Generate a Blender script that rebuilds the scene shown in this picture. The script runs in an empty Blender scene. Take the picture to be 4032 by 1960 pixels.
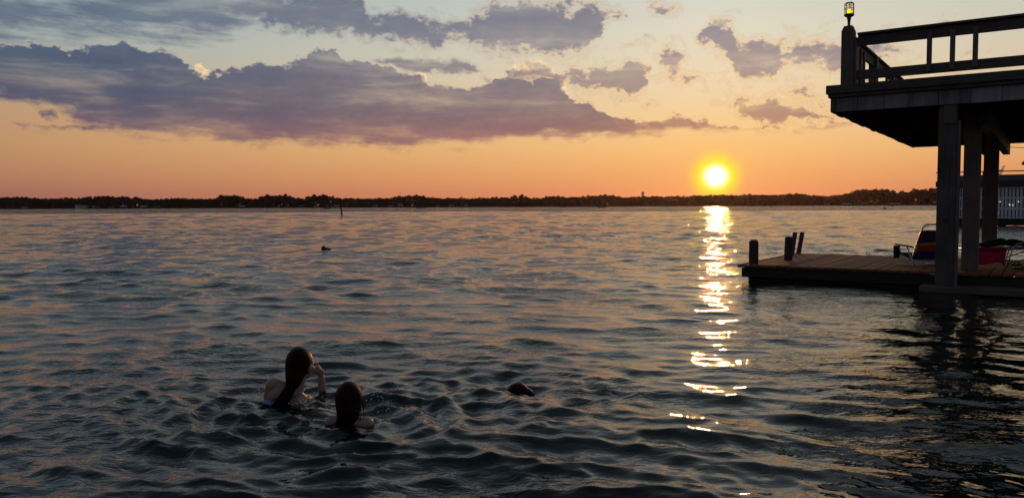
import bpy, bmesh, math, random
import numpy as np
from mathutils import Vector, Matrix, Euler

random.seed(7)
rng = np.random.default_rng(11)
scene = bpy.context.scene
col = scene.collection
R = math.radians

# ------------------------------------------------------------------ camera
CAM_H = 1.25
FPX = 3104.0                      # focal length in photograph pixels (4032 wide)
PITCH, ROLL = R(3.10), R(-0.24)
CAM_M = Matrix.Rotation(R(90) - PITCH, 3, 'X') @ Matrix.Rotation(ROLL, 3, 'Z')
cam_d = bpy.data.cameras.new('camera')
cam_d.sensor_width = 36.0
cam_d.lens = 36.0 * FPX / 4032.0
cam_d.clip_start, cam_d.clip_end = 0.05, 20000
cam = bpy.data.objects.new('camera', cam_d)
cam.matrix_world = Matrix.Translation((0, 0, CAM_H)) @ CAM_M.to_4x4()
col.objects.link(cam)
scene.camera = cam


def ray(x, y):
    return (CAM_M @ Vector(((x - 2016) / FPX, (980 - y) / FPX, -1))).normalized()


def azel(x, y):
    d = ray(x, y)
    return math.degrees(math.atan2(d.x, d.y)), math.degrees(math.asin(d.z))


def at_z(x, y, z=0.0):
    d = ray(x, y)
    return Vector((0, 0, CAM_H)) + d * ((z - CAM_H) / d.z)


def at_y(x, y, Y):
    d = ray(x, y)
    return Vector((0, 0, CAM_H)) + d * (Y / d.y)


SUN_DIR = ray(2818, 694)
SUN_AZ, SUN_EL = azel(2818, 694)

# ------------------------------------------------------------------ render settings
scene.view_settings.view_transform = 'Standard'
scene.view_settings.look = 'None'
scene.view_settings.exposure = 0.0
scene.view_settings.gamma = 1.0
scene.view_settings.use_curve_mapping = False
scene.render.engine = 'CYCLES'
scene.cycles.use_denoising = True
scene.cycles.max_bounces = 8
scene.cycles.sample_clamp_indirect = 6.0
scene.cycles.caustics_reflective = False
scene.cycles.caustics_refractive = False


# ------------------------------------------------------------------ node helper
def lin(r, g, b):
    f = lambda c: c / 12.92 if c <= 0.04045 else ((c + 0.055) / 1.055) ** 2.4
    return (f(r / 255), f(g / 255), f(b / 255), 1.0)


class S:
    """a node socket with arithmetic"""
    def __init__(s, nt, sock):
        s.nt, s.k = nt, sock

    def m(s, op, *a, clamp=False):
        n = s.nt.nodes.new('ShaderNodeMath')
        n.operation, n.use_clamp = op, clamp
        for i, q in enumerate((s,) + a):
            if isinstance(q, S):
                s.nt.links.new(q.k, n.inputs[i])
            else:
                n.inputs[i].default_value = q
        return S(s.nt, n.outputs[0])
    def __add__(s, o): return s.m('ADD', o)
    def __radd__(s, o): return s.m('ADD', o)
    def __sub__(s, o): return s.m('SUBTRACT', o)
    def __mul__(s, o): return s.m('MULTIPLY', o)
    def __rmul__(s, o): return s.m('MULTIPLY', o)
    def __truediv__(s, o): return s.m('DIVIDE', o)
    def max(s, o): return s.m('MAXIMUM', o)
    def min(s, o): return s.m('MINIMUM', o)
    def abs(s): return s.m('ABSOLUTE')
    def sstep(s, a, b):
        n = s.nt.nodes.new('ShaderNodeMapRange')
        n.interpolation_type = 'SMOOTHSTEP'
        s.nt.links.new(s.k, n.inputs[0])
        n.inputs[1].default_value, n.inputs[2].default_value = a, b
        n.inputs[3].default_value, n.inputs[4].default_value = 0, 1
        return S(s.nt, n.outputs[0])
    def lstep(s, a, b, lo=0., hi=1.):
        n = s.nt.nodes.new('ShaderNodeMapRange')
        s.nt.links.new(s.k, n.inputs[0])
        for i, q in enumerate((a, b, lo, hi)):
            n.inputs[i + 1].default_value = q
        return S(s.nt, n.outputs[0])


def mixc(nt, f, a, b, blend='MIX'):
    n = nt.nodes.new('ShaderNodeMix')
    n.data_type, n.blend_type = 'RGBA', blend
    for key, q in (('Factor_Float', f), ('A_Color', a), ('B_Color', b)):
        inp = next(i for i in n.inputs if i.identifier == key)
        if isinstance(q, S): nt.links.new(q.k, inp)
        else: inp.default_value = q
    return S(nt, next(o for o in n.outputs if o.identifier == 'Result_Color'))


def ramp(nt, f, stops, interp='LINEAR'):
    n = nt.nodes.new('ShaderNodeValToRGB')
    cr = n.color_ramp
    cr.interpolation = interp
    while len(cr.elements) < len(stops): cr.elements.new(0.5)
    for e, (p, c) in zip(cr.elements, sorted(stops, key=lambda q: q[0])):
        e.position, e.color = p, c
    nt.links.new(f.k, n.inputs[0])
    return S(nt, n.outputs[0])


def xyz(nt, x, y, z):
    n = nt.nodes.new('ShaderNodeCombineXYZ')
    for i, q in enumerate((x, y, z)):
        if isinstance(q, S): nt.links.new(q.k, n.inputs[i])
        else: n.inputs[i].default_value = q
    return S(nt, n.outputs[0])


def noise(nt, vec, scale, detail=4, rough=0.55, lac=2.0, dist=0.0, color=False):
    n = nt.nodes.new('ShaderNodeTexNoise')
    n.inputs['Scale'].default_value = scale
    n.inputs['Detail'].default_value = detail
    n.inputs['Roughness'].default_value = rough
    n.inputs['Lacunarity'].default_value = lac
    n.inputs['Distortion'].default_value = dist
    if vec is not None: nt.links.new(vec.k, n.inputs['Vector'])
    return S(nt, n.outputs['Color' if color else 'Fac'])


# ------------------------------------------------------------------ world: sunset sky with clouds
world = bpy.data.worlds.new('World')
scene.world = world
world.use_nodes = True
W = world.node_tree
W.nodes.clear()
tc = W.nodes.new('ShaderNodeTexCoord')
sep = W.nodes.new('ShaderNodeSeparateXYZ')
W.links.new(tc.outputs['Generated'], sep.inputs[0])
DX, DY, DZ = (S(W, sep.outputs[i]) for i in range(3))
DEG = 180 / math.pi
az = DX.m('ARCTAN2', DY) * DEG
el = DZ.max(0.0005).m('ARCSINE') * DEG
dot = DX * SUN_DIR.x + DY * SUN_DIR.y + DZ * SUN_DIR.z
ang = dot.min(1.0).m('ARCCOSINE') * DEG                     # angle from the sun
# azimuth distance from the sun, wrapped
cosaz = DX * math.sin(R(SUN_AZ)) + DY * math.cos(R(SUN_AZ))
hlen = (DX * DX + DY * DY).m('SQRT').max(1e-4)
daz = (cosaz / hlen).min(1.0).max(-1.0).m('ARCCOSINE') * DEG
t = (el / 90.0).m('SQRT')
P = lambda e: math.sqrt(max(e, 0) / 90.0)
near = ramp(W, t, [(P(0), lin(226, 134, 94)), (P(1.0), lin(236, 150, 98)), (P(2.4), lin(245, 172, 107)), (P(4), lin(249, 193, 124)),
                   (P(6), lin(246, 207, 152)), (P(9), lin(238, 216, 180)), (P(12), lin(225, 217, 194)), (P(15), lin(210, 211, 201)),
                   (P(22), lin(166, 172, 174)), (P(40), lin(116, 127, 137)), (P(90), lin(90, 101, 112))])
far = ramp(W, t, [(P(0), lin(150, 98, 86)), (P(1.0), lin(164, 110, 92)), (P(2.2), lin(180, 128, 97)), (P(4), lin(192, 146, 104)),
                  (P(6.2), lin(188, 152, 118)), (P(8), lin(172, 160, 142)), (P(10.5), lin(156, 168, 166)), (P(13), lin(146, 165, 170)),
                  (P(18), lin(126, 143, 150)), (P(40), lin(97, 111, 124)), (P(90), lin(86, 99, 112))])
back = ramp(W, t, [(P(0), lin(72, 67, 70)), (P(4), lin(90, 78, 80)), (P(10), lin(86, 82, 86)), (P(20), lin(77, 82, 90)),
                   (P(90), lin(80, 97, 116))])
sky = mixc(W, daz.lstep(2, 48), near, far)
sky = mixc(W, daz.sstep(45, 125), sky, back)

# clouds: outlines in degrees of azimuth and elevation
AZ0, AZ1, EL1 = -60.0, 60.0, 20.0


def curve(sock, pts):
    n = W.nodes.new('ShaderNodeFloatCurve')
    c = n.mapping.curves[0]
    q = []
    for (x, y) in pts:
        a, e = azel(x, y)
        q.append(((a - AZ0) / (AZ1 - AZ0), max(min(e / EL1, 1), 0)))
    q = [(0.0, q[0][1])] + q + [(1.0, q[-1][1])]
    while len(c.points) < len(q): c.points.new(0.5, 0.5)
    for p, (a, e) in zip(c.points, q):
        p.location = (a, e)
        p.handle_type = 'AUTO_CLAMPED'
    n.mapping.update()
    W.links.new(sock.k, n.inputs['Value'])
    return S(W, n.outputs[0]) * EL1


v_ae = xyz(W, az, el * 1.5, 0.0)
warpc = W.nodes.new('ShaderNodeSeparateColor')
W.links.new(noise(W, v_ae, 0.55, 4, 0.6, color=True).k, warpc.inputs[0])
waz = az + (S(W, warpc.outputs[0]) - 0.5) * 2.6
wel = el + (S(W, warpc.outputs[1]) - 0.5) * 1.5
ua = (waz - AZ0) / (AZ1 - AZ0)


def band(top, bot, gain=1.0):
    """inside distance in degrees; thin ends are pinched shut so that they leave no streaks"""
    tp, bt = [], []
    xs_t = sorted(set([p[0] for p in top] + [p[0] for p in bot]))
    for x in xs_t:
        yt = float(np.interp(x, [p[0] for p in top], [p[1] for p in top]))
        yb = float(np.interp(x, [p[0] for p in bot], [p[1] for p in bot]))
        if yb - yt < 9: yt, yb = yt + 26, yb - 26
        tp.append((x, yt))
        bt.append((x, yb))
    e0, e1 = tp[0], tp[-1]
    tp = [(e0[0] - 30, e0[1] + 110)] + tp + [(e1[0] + 30, e1[1] + 110)]
    bt = [(e0[0] - 30, bt[0][1] - 110)] + bt + [(e1[0] + 30, bt[-1][1] - 110)]
    return (curve(ua, tp) - wel).min(wel - curve(ua, bt)) * gain


main_top = [(-900, 300), (-300, 215), (0, 178), (120, 176), (300, 186), (430, 186), (470, 170), (540, 170), (570, 182), (640, 190), (690, 200),
            (730, 245), (790, 285), (850, 292), (880, 262), (940, 270), (1030, 250), (1100, 258), (1180, 232), (1240, 196),
            (1310, 208), (1420, 240), (1500, 258), (1600, 280), (1660, 325), (1720, 342), (1800, 350), (1900, 345), (1960, 305), (2000, 290), (2080, 318),
            (2120, 300), (2180, 330), (2260, 385), (2340, 420), (2420, 452), (2500, 470), (2620, 468), (2690, 452), (2780, 470), (2880, 505)]
main_bot = [(-900, 320), (-300, 372), (0, 388), (80, 392), (160, 415), (230, 430), (290, 470), (330, 498), (420, 520), (520, 535), (640, 546), (820, 550), (1000, 560),
            (1300, 570), (1500, 573), (1800, 564), (2000, 552), (2200, 540), (2400, 528), (2600, 524), (2760, 518), (2880, 508)]
d_main = band(main_top, main_bot)
d_low = band([(20, 478), (120, 475), (300, 488), (420, 500), (520, 500)], [(20, 482), (120, 492), (300, 505), (420, 520), (520, 520)]).max(
    band([(130, 445), (180, 425), (240, 440), (260, 450)], [(130, 446), (180, 465), (240, 462), (260, 452)]))
d_ul = band([(-900, -80), (0, 22), (150, 30), (330, 22), (430, 0), (520, -30), (700, -20), (840, -10), (900, 20), (1000, 20), (1080, 55)],
            [(-900, -60), (0, 84), (150, 72), (330, 80), (470, 88), (640, 92), (840, 88), (960, 68), (1000, 60), (1080, 60)])
d_uc = band([(1010, 75), (1080, 20), (1180, -20), (1400, -20), (1440, 40), (1500, 70), (1600, 70), (1750, 95), (1800, 95), (1880, 50), (1990, 8), (2150, 18),
             (2280, 28), (2400, 48), (2480, 58)],
            [(1010, 80), (1090, 90), (1190, 120), (1320, 142), (1400, 150), (1520, 150), (1640, 178), (1700, 190), (1770, 140), (1860, 170), (1910, 195), (2060, 205),
             (2200, 212), (2300, 190), (2360, 130), (2400, 70), (2480, 62)])
d_lens = band([(1400, 250), (1500, 232), (1600, 226), (1720, 236), (1800, 240), (1880, 265), (1930, 284)],
              [(1400, 254), (1500, 262), (1600, 276), (1720, 286), (1800, 290), (1880, 290), (1930, 286)])
d_r1 = band([(2030, 300), (2100, 262), (2160, 285), (2220, 300), (2260, 275), (2330, 288), (2400, 275), (2470, 245), (2520, 262), (2570, 320)],
            [(2030, 302), (2100, 310), (2160, 310), (2220, 312), (2300, 330), (2370, 365), (2440, 385), (2500, 384), (2540, 350), (2570, 325)])
d_r2 = band([(2585, 230), (2620, 190), (2660, 195), (2715, 212), (2780, 130), (2820, 98), (2880, 105), (2915, 175), (2990, 165), (3040, 190), (3130, 162), (3200, 165),
             (3290, 172), (3460, 170), (3560, 215)],
            [(2585, 232), (2620, 265), (2660, 282), (2715, 214), (2780, 160), (2820, 190), (2870, 225), (2905, 305), (2980, 318), (3050, 305), (3085, 245), (3200, 240),
             (3290, 270), (3460, 225), (3560, 218)])
d_r3 = band([(2640, 300), (2720, 285), (2760, 300), (2870, 405), (2910, 385), (2960, 395), (3020, 388), (3070, 395), (3120, 440), (3200, 450), (3300, 480)],
            [(2640, 302), (2720, 318), (2760, 302), (2870, 412), (2910, 440), (2960, 460), (3010, 500), (3080, 495), (3120, 470), (3200, 465), (3300, 482)])
d_r4 = band([(2520, 30), (2580, 12), (2640, 20), (2720, 35), (2900, 50), (3060, 355), (3100, 335), (3180, 350), (3240, 400), (3290, 420)],
            [(2520, 32), (2580, 40), (2640, 45), (2720, 42), (2900, 54), (3060, 357), (3100, 360), (3180, 405), (3240, 415), (3290, 422)])

nA = noise(W, v_ae, 0.32, 7, 0.60, dist=0.15)
nB = noise(W, xyz(W, az + 40, el * 1.5, 3.0), 1.15, 6, 0.62, dist=0.2)
nS = noise(W, xyz(W, az * 0.45 + el * 0.8, el * 2.6, 7.0), 0.5, 6, 0.6)        # streaky
edge = (nA - 0.5) * 1.5 + (nB - 0.5) * 1.6
D_main = d_main + edge * 0.85
D_soft = d_ul * 0.8 + (nS - 0.5) * 3.4 + (nB - 0.5) * 0.6 + 0.75
D_brk = d_uc.max(d_r2 * 0.95) * 0.9 + edge * 1.35 + 0.36
D_sml = d_r1.max(d_r3).max(d_r4) + edge * 1.35 + 0.36
D_thin = d_lens.max(d_low) + edge * 0.45
nP = noise(W, xyz(W, az + 12.5, el * 1.35, 5.0), 0.62, 6, 0.6, dist=0.35)
D_puf = (nP - 0.555) * 7.5 - (daz.sstep(16, 27) + el.sstep(5.6, 7.2) * -1.0 + 1.0 + el.sstep(11.5, 14.0)) * 3.0
# the same broken clouds go on over the rest of the sky
nG = noise(W, xyz(W, DX / (DZ + 0.16), DY / (DZ + 0.16), 1.7), 1.3, 7, 0.6, dist=0.2)
outside = daz.sstep(44, 60).max(el.sstep(15.5, 19))
D_gen = (nG - 0.53) * 9.0 - (outside * -1.0 + 1.0) * 8.0
D_all = D_main.max(D_soft).max(D_brk).max(D_sml).max(D_thin).max(D_gen)
d_mt, d_mb = curve(ua, main_top) - wel, wel - curve(ua, main_bot)
al_main = (d_mt + edge * 0.9).sstep(-0.10, 0.20) * (d_mb + edge * 0.45 + (nS - 0.5) * 2.0).sstep(-0.35, 0.60)
al_soft = D_soft.sstep(-0.5, 1.1) * 0.92
al_brk = D_brk.sstep(-0.25, 0.75) * 0.95
al_sml = (D_sml.sstep(-0.25, 0.7) * 0.9).max(D_puf.sstep(-0.25, 0.9) * 0.72)
al_thin = D_thin.sstep(-0.15, 0.3) * 0.92
al_gen = D_gen.sstep(-0.8, 1.6) * 0.85
alpha = al_main.max(al_soft).max(al_brk).max(al_sml).max(al_thin).max(al_gen)
te = el / 20.0
c_far = ramp(W, te, [(0.0, lin(140, 100, 98)), (0.20, lin(134, 102, 106)), (0.26, lin(112, 94, 108)), (0.34, lin(97, 95, 110)), (0.45, lin(90, 99, 117)),
                     (0.58, lin(102, 115, 132)), (0.72, lin(100, 114, 130)), (1.0, lin(88, 104, 122))])
c_near = ramp(W, te, [(0.0, lin(205, 140, 105)), (0.22, lin(206, 146, 112)), (0.28, lin(180, 130, 114)), (0.36, lin(164, 137, 128)), (0.48, lin(176, 154, 147)),
                      (0.60, lin(164, 152, 152)), (0.72, lin(138, 132, 142)), (1.0, lin(110, 116, 130))])
cbody = mixc(W, daz.lstep(0, 40), c_near, c_far)
# streaks, billows and thinner veils inside the clouds
stk = noise(W, xyz(W, az * 0.16 + el * 0.25, el * 0.95 - az * 0.05, 11.0), 0.62, 6, 0.58, dist=0.3)
bil = noise(W, v_ae, 0.75, 5, 0.6, dist=0.5)
cbody = mixc(W, stk.sstep(0.36, 0.60), mixc(W, 1.0, cbody, (0.78, 0.83, 0.93, 1), 'MULTIPLY'), cbody)
cbody = mixc(W, stk.sstep(0.52, 0.72) * 0.40, cbody, sky)
cbody = mixc(W, bil.sstep(0.42, 0.66) * 0.30, cbody, mixc(W, 1.0, cbody, (1.30, 1.26, 1.20, 1), 'MULTIPLY'))
# lit edges toward the sun
rimc = mixc(W, ang.lstep(4, 26), lin(254, 208, 138), lin(246, 216, 180))
mt_e = d_mt + edge * 0.9
rim = mt_e.sstep(-0.12, 0.02) * (mt_e.sstep(0.04, 0.26) * -1.0 + 1.0) * noise(W, v_ae, 0.42, 2, 0.5).sstep(0.46, 0.60)
b_s = al_sml.max(al_brk)
soft_rim = b_s.sstep(0.03, 0.45) * (b_s.sstep(0.40, 0.97) * -1.0 + 1.0) * ang.lstep(8, 32, 0.9, 0.0) * (al_main * -1.0 + 1.0)
cbody = mixc(W, (rim * ang.lstep(8, 40, 0.95, 0.45)).max(soft_rim).max(0.0).min(1.0), cbody, rimc)
# sunlit cumulus heads behind the long bank
d_lit = band([(740, 300), (765, 285), (800, 256), (830, 280), (850, 300), (1600, 352), (1632, 276), (1660, 286), (1700, 345), (1730, 356), (1915, 370), (1950, 288), (1985, 330), (2010, 262),
              (2050, 268), (2080, 236), (2125, 230), (2170, 272), (2230, 345), (2260, 380)],
             [(740, 302), (765, 302), (800, 304), (830, 304), (850, 304), (1600, 354), (1632, 352), (1660, 360), (1700, 362), (1730, 358), (1915, 372), (1950, 380), (1985, 392), (2010, 395),
              (2050, 400), (2080, 402), (2125, 400), (2170, 398), (2230, 390), (2260, 384)])
D_lit = d_lit * 1.1 + edge * 1.2 + 0.10
al_lit = D_lit.sstep(-0.10, 0.30)
lit_c = mixc(W, (D_lit + (bil - 0.5) * 1.6).sstep(0.15, 0.85), lin(252, 224, 172), lin(178, 156, 146))
sky = mixc(W, al_lit * 0.92, sky, lit_c)
sky = mixc(W, alpha, sky, cbody)

# the sun and the glow of the air round it
DYS = (el - SUN_EL) * 1.02
DXS = az - SUN_AZ
r2 = (DXS * DXS * 0.92 + DYS * DYS).m('SQRT')
wide = r2.m('MULTIPLY', -0.32).m('EXPONENT')
sky = mixc(W, wide.min(1.0) * 0.42, sky, lin(255, 196, 100))
halo = (r2 * r2 * r2 * r2 * -0.20).m('EXPONENT')
sky = mixc(W, halo, sky, (1.10, 0.88, 0.0, 1))
core = (r2 * r2 * -4.2).m('EXPONENT')
sky = mixc(W, core, sky, (5.0, 4.8, 4.4, 1), 'ADD')
# a physical sky carries the light from overhead and behind
nis = W.nodes.new('ShaderNodeTexSky')
nis.sky_type = 'NISHITA'
nis.sun_disc = False
nis.sun_elevation = R(SUN_EL)
nis.sun_rotation = R(SUN_AZ)
nis.dust_density = 2.0
nbg = mixc(W, 1.0, S(W, nis.outputs[0]), (0.12, 0.12, 0.12, 1), 'MULTIPLY')
sky = mixc(W, el.sstep(16, 40) * 0.25, sky, nbg)
bg = W.nodes.new('ShaderNodeBackground')
bg.inputs[1].default_value = 1.0
W.links.new(sky.k, bg.inputs[0])
wo = W.nodes.new('ShaderNodeOutputWorld')
W.links.new(bg.outputs[0], wo.inputs[0])
world.cycles.sampling_method = 'MANUAL'
world.cycles.sample_map_resolution = 1024

# ------------------------------------------------------------------ sun lamp
sun_d = bpy.data.lights.new('sun', 'SUN')
sun_d.energy = 0.5
sun_d.angle = R(0.53)
sun_d.color = (1.0, 0.47, 0.15)
sun = bpy.data.objects.new('sun', sun_d)
sun.rotation_euler = SUN_DIR.to_track_quat('Z', 'Y').to_euler()
sun.location = (20, 60, 30)
col.objects.link(sun)


HAZE = 0.000028                    # density of the evening haze, per metre
scene.cycles.volume_bounces = 0

# ------------------------------------------------------------------ object helpers
def tag(o, label=None, cat=None, group=None, kind=None):
    if label: o['label'] = label
    if cat: o['category'] = cat
    if group: o['group'] = group
    if kind: o['kind'] = kind
    return o


def link(name, mesh, mat=None, parent=None, loc=(0, 0, 0), rot=(0, 0, 0), scale=None):
    o = bpy.data.objects.new(name, mesh)
    col.objects.link(o)
    if mat is not None and mesh is not None and not mesh.materials:
        mesh.materials.append(mat)
    o.parent = parent
    o.location, o.rotation_euler = loc, rot
    if scale: o.scale = scale
    return o


def empty(name, loc=(0, 0, 0), rz=0.0, **k):
    o = link(name, None, loc=loc, rot=(0, 0, rz))
    o.empty_display_size = 0.1
    return tag(o, **k)


def bm_mesh(bm, name='mesh', smooth=False):
    me = bpy.data.meshes.new(name)
    bm.normal_update()
    bm.to_mesh(me)
    bm.free()
    if smooth:
        me.polygons.foreach_set('use_smooth', [True] * len(me.polygons))
    return me


def box_mesh(x0, x1, y0, y1, z0, z1, bev=0.0):
    bm = bmesh.new()
    bmesh.ops.create_cube(bm, size=1)
    for v in bm.verts:
        v.co = Vector(((x0 + x1) / 2 + v.co.x * (x1 - x0), (y0 + y1) / 2 + v.co.y * (y1 - y0), (z0 + z1) / 2 + v.co.z * (z1 - z0)))
    if bev > 0:
        bmesh.ops.bevel(bm, geom=list(bm.edges), offset=bev, segments=1, affect='EDGES')
    return bm_mesh(bm)


def box(name, x0, x1, y0, y1, z0, z1, mat, parent, bev=0.006):
    c = ((x0 + x1) / 2, (y0 + y1) / 2, (z0 + z1) / 2)
    me = box_mesh(x0 - c[0], x1 - c[0], y0 - c[1], y1 - c[1], z0 - c[2], z1 - c[2], bev)
    return link(name, me, mat, parent, c)


def tube_bm(bm, pts, rad, seg=10, cap=True):
    pts = [Vector(p) for p in pts]
    rads = rad if isinstance(rad, (list, tuple)) else [rad] * len(pts)
    rings = []
    up = None
    for i, p in enumerate(pts):
        tdir = (pts[min(i + 1, len(pts) - 1)] - pts[max(i - 1, 0)])
        tdir.normalize()
        if up is None:
            up = Vector((0, 0, 1)) if abs(tdir.z) < 0.9 else Vector((1, 0, 0))
        side = tdir.cross(up)
        if side.length < 1e-4: side = tdir.orthogonal()
        side.normalize()
        up = side.cross(tdir).normalized()
        rings.append([bm.verts.new(p + (side * math.cos(2 * math.pi * k / seg) + up * math.sin(2 * math.pi * k / seg)) * rads[i]) for k in range(seg)])
    for a, b in zip(rings, rings[1:]):
        for k in range(seg):
            bm.faces.new((a[k], a[(k + 1) % seg], b[(k + 1) % seg], b[k]))
    if cap:
        bm.faces.new(rings[0][::-1])
        bm.faces.new(rings[-1])
    return bm


def tube(name, pts, rad, mat, parent=None, seg=10, loc=(0, 0, 0)):
    me = bm_mesh(tube_bm(bmesh.new(), pts, rad, seg), smooth=True)
    return link(name, me, mat, parent, loc)


def bez(p0, p1, p2, p3, n=12):
    p0, p1, p2, p3 = map(Vector, (p0, p1, p2, p3))
    return [p0 * (1 - s) ** 3 + p1 * 3 * s * (1 - s) ** 2 + p2 * 3 * s * s * (1 - s) + p3 * s ** 3 for s in (i / n for i in range(n + 1))]


def lathe_bm(bm, prof, seg=20):
    rings = [[bm.verts.new((r * math.cos(2 * math.pi * k / seg), r * math.sin(2 * math.pi * k / seg), z)) for k in range(seg)] for r, z in prof]
    for a, b in zip(rings, rings[1:]):
        for k in range(seg):
            bm.faces.new((a[k], a[(k + 1) % seg], b[(k + 1) % seg], b[k]))
    bm.faces.new(rings[0][::-1])
    bm.faces.new(rings[-1])
    return bm


def mat_new(name):
    m = bpy.data.materials.new(name)
    m.use_nodes = True
    nt = m.node_tree
    return m, nt, nt.nodes['Principled BSDF']


def bump(nt, h, strength, dist):
    b = nt.nodes.new('ShaderNodeBump')
    b.inputs['Strength'].default_value = strength
    b.inputs['Distance'].default_value = dist
    nt.links.new(h.k, b.inputs['Height'])
    return b


def wood(name, ca, cb, axis=0, rough=0.75, spec=0.3, scale=6.0, bmp=0.5):
    m, nt, p = mat_new(name)
    t_ = nt.nodes.new('ShaderNodeTexCoord')
    info = nt.nodes.new('ShaderNodeObjectInfo')
    mp = nt.nodes.new('ShaderNodeMapping')
    sc = [1.0, 1.0, 1.0]
    sc[axis] = 0.08
    mp.inputs['Scale'].default_value = sc
    nt.links.new(t_.outputs['Object'], mp.inputs[0])
    rnd = S(nt, info.outputs['Random'])
    off = xyz(nt, rnd * 37.0, rnd * 11.0, rnd * 23.0)
    va = nt.nodes.new('ShaderNodeVectorMath')
    nt.links.new(mp.outputs[0], va.inputs[0])
    nt.links.new(off.k, va.inputs[1])
    vv = S(nt, va.outputs[0])
    g = noise(nt, vv, scale * 5, 6, 0.65, dist=0.4)
    big = noise(nt, S(nt, t_.outputs['Object']), 3.0, 3, 0.5)
    f = (g * 0.75 + big * 0.5 + rnd * 0.35 - 0.3)
    c = ramp(nt, f, [(0.2, ca), (0.8, cb)])
    nt.links.new(c.k, p.inputs['Base Color'])
    p.inputs['Roughness'].default_value = rough
    p.inputs['Specular IOR Level'].default_value = spec
    nt.links.new(bump(nt, g, bmp, 0.006).outputs[0], p.inputs['Normal'])
    return m


def plain(name, c, rough=0.6, metal=0.0, spec=0.5, var=0.25, scale=8.0, bmp=0.0, trans=0.0):
    m, nt, p = mat_new(name)
    t_ = nt.nodes.new('ShaderNodeTexCoord')
    n = noise(nt, S(nt, t_.outputs['Object']), scale, 5, 0.6)
    a = tuple(q * (1 - var) for q in c[:3]) + (1,)
    b = tuple(min(q * (1 + var), 1) for q in c[:3]) + (1,)
    nt.links.new(ramp(nt, n, [(0.3, a), (0.7, b)]).k, p.inputs['Base Color'])
    p.inputs['Roughness'].default_value = rough
    p.inputs['Metallic'].default_value = metal
    p.inputs['Specular IOR Level'].default_value = spec
    if trans: p.inputs['Transmission Weight'].default_value = trans
    if bmp: nt.links.new(bump(nt, n, bmp, 0.01).outputs[0], p.inputs['Normal'])
    return m


def emit(name, c, s):
    m, nt, p = mat_new(name)
    p.inputs['Base Color'].default_value = c
    p.inputs['Emission Color'].default_value = c
    p.inputs['Emission Strength'].default_value = s
    return m


# ------------------------------------------------------------------ the lake
G1 = at_z(1120, 1582)             # water points under the swimmers
G2 = at_z(1378, 1668)
G3 = at_z(2040, 1540)


SLOPES = (0.033, 0.026, 0.020, 0.0080, 0.023)     # by wavelength: under 0.15, 0.5, 1.0, 3.7 m, longer


def axis_coords(lo_dense, hi_dense, step, limit):
    def run(x):
        out, s = [], step
        while abs(x) < limit:
            s *= 1.014 if abs(x) < 45 else 1.03
            x += s
            out.append(x)
        return out
    mid = list(np.arange(lo_dense, hi_dense, step))
    left = [2 * lo_dense - q for q in run(lo_dense)]
    return np.array(left[::-1] + mid + run(mid[-1]))


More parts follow.
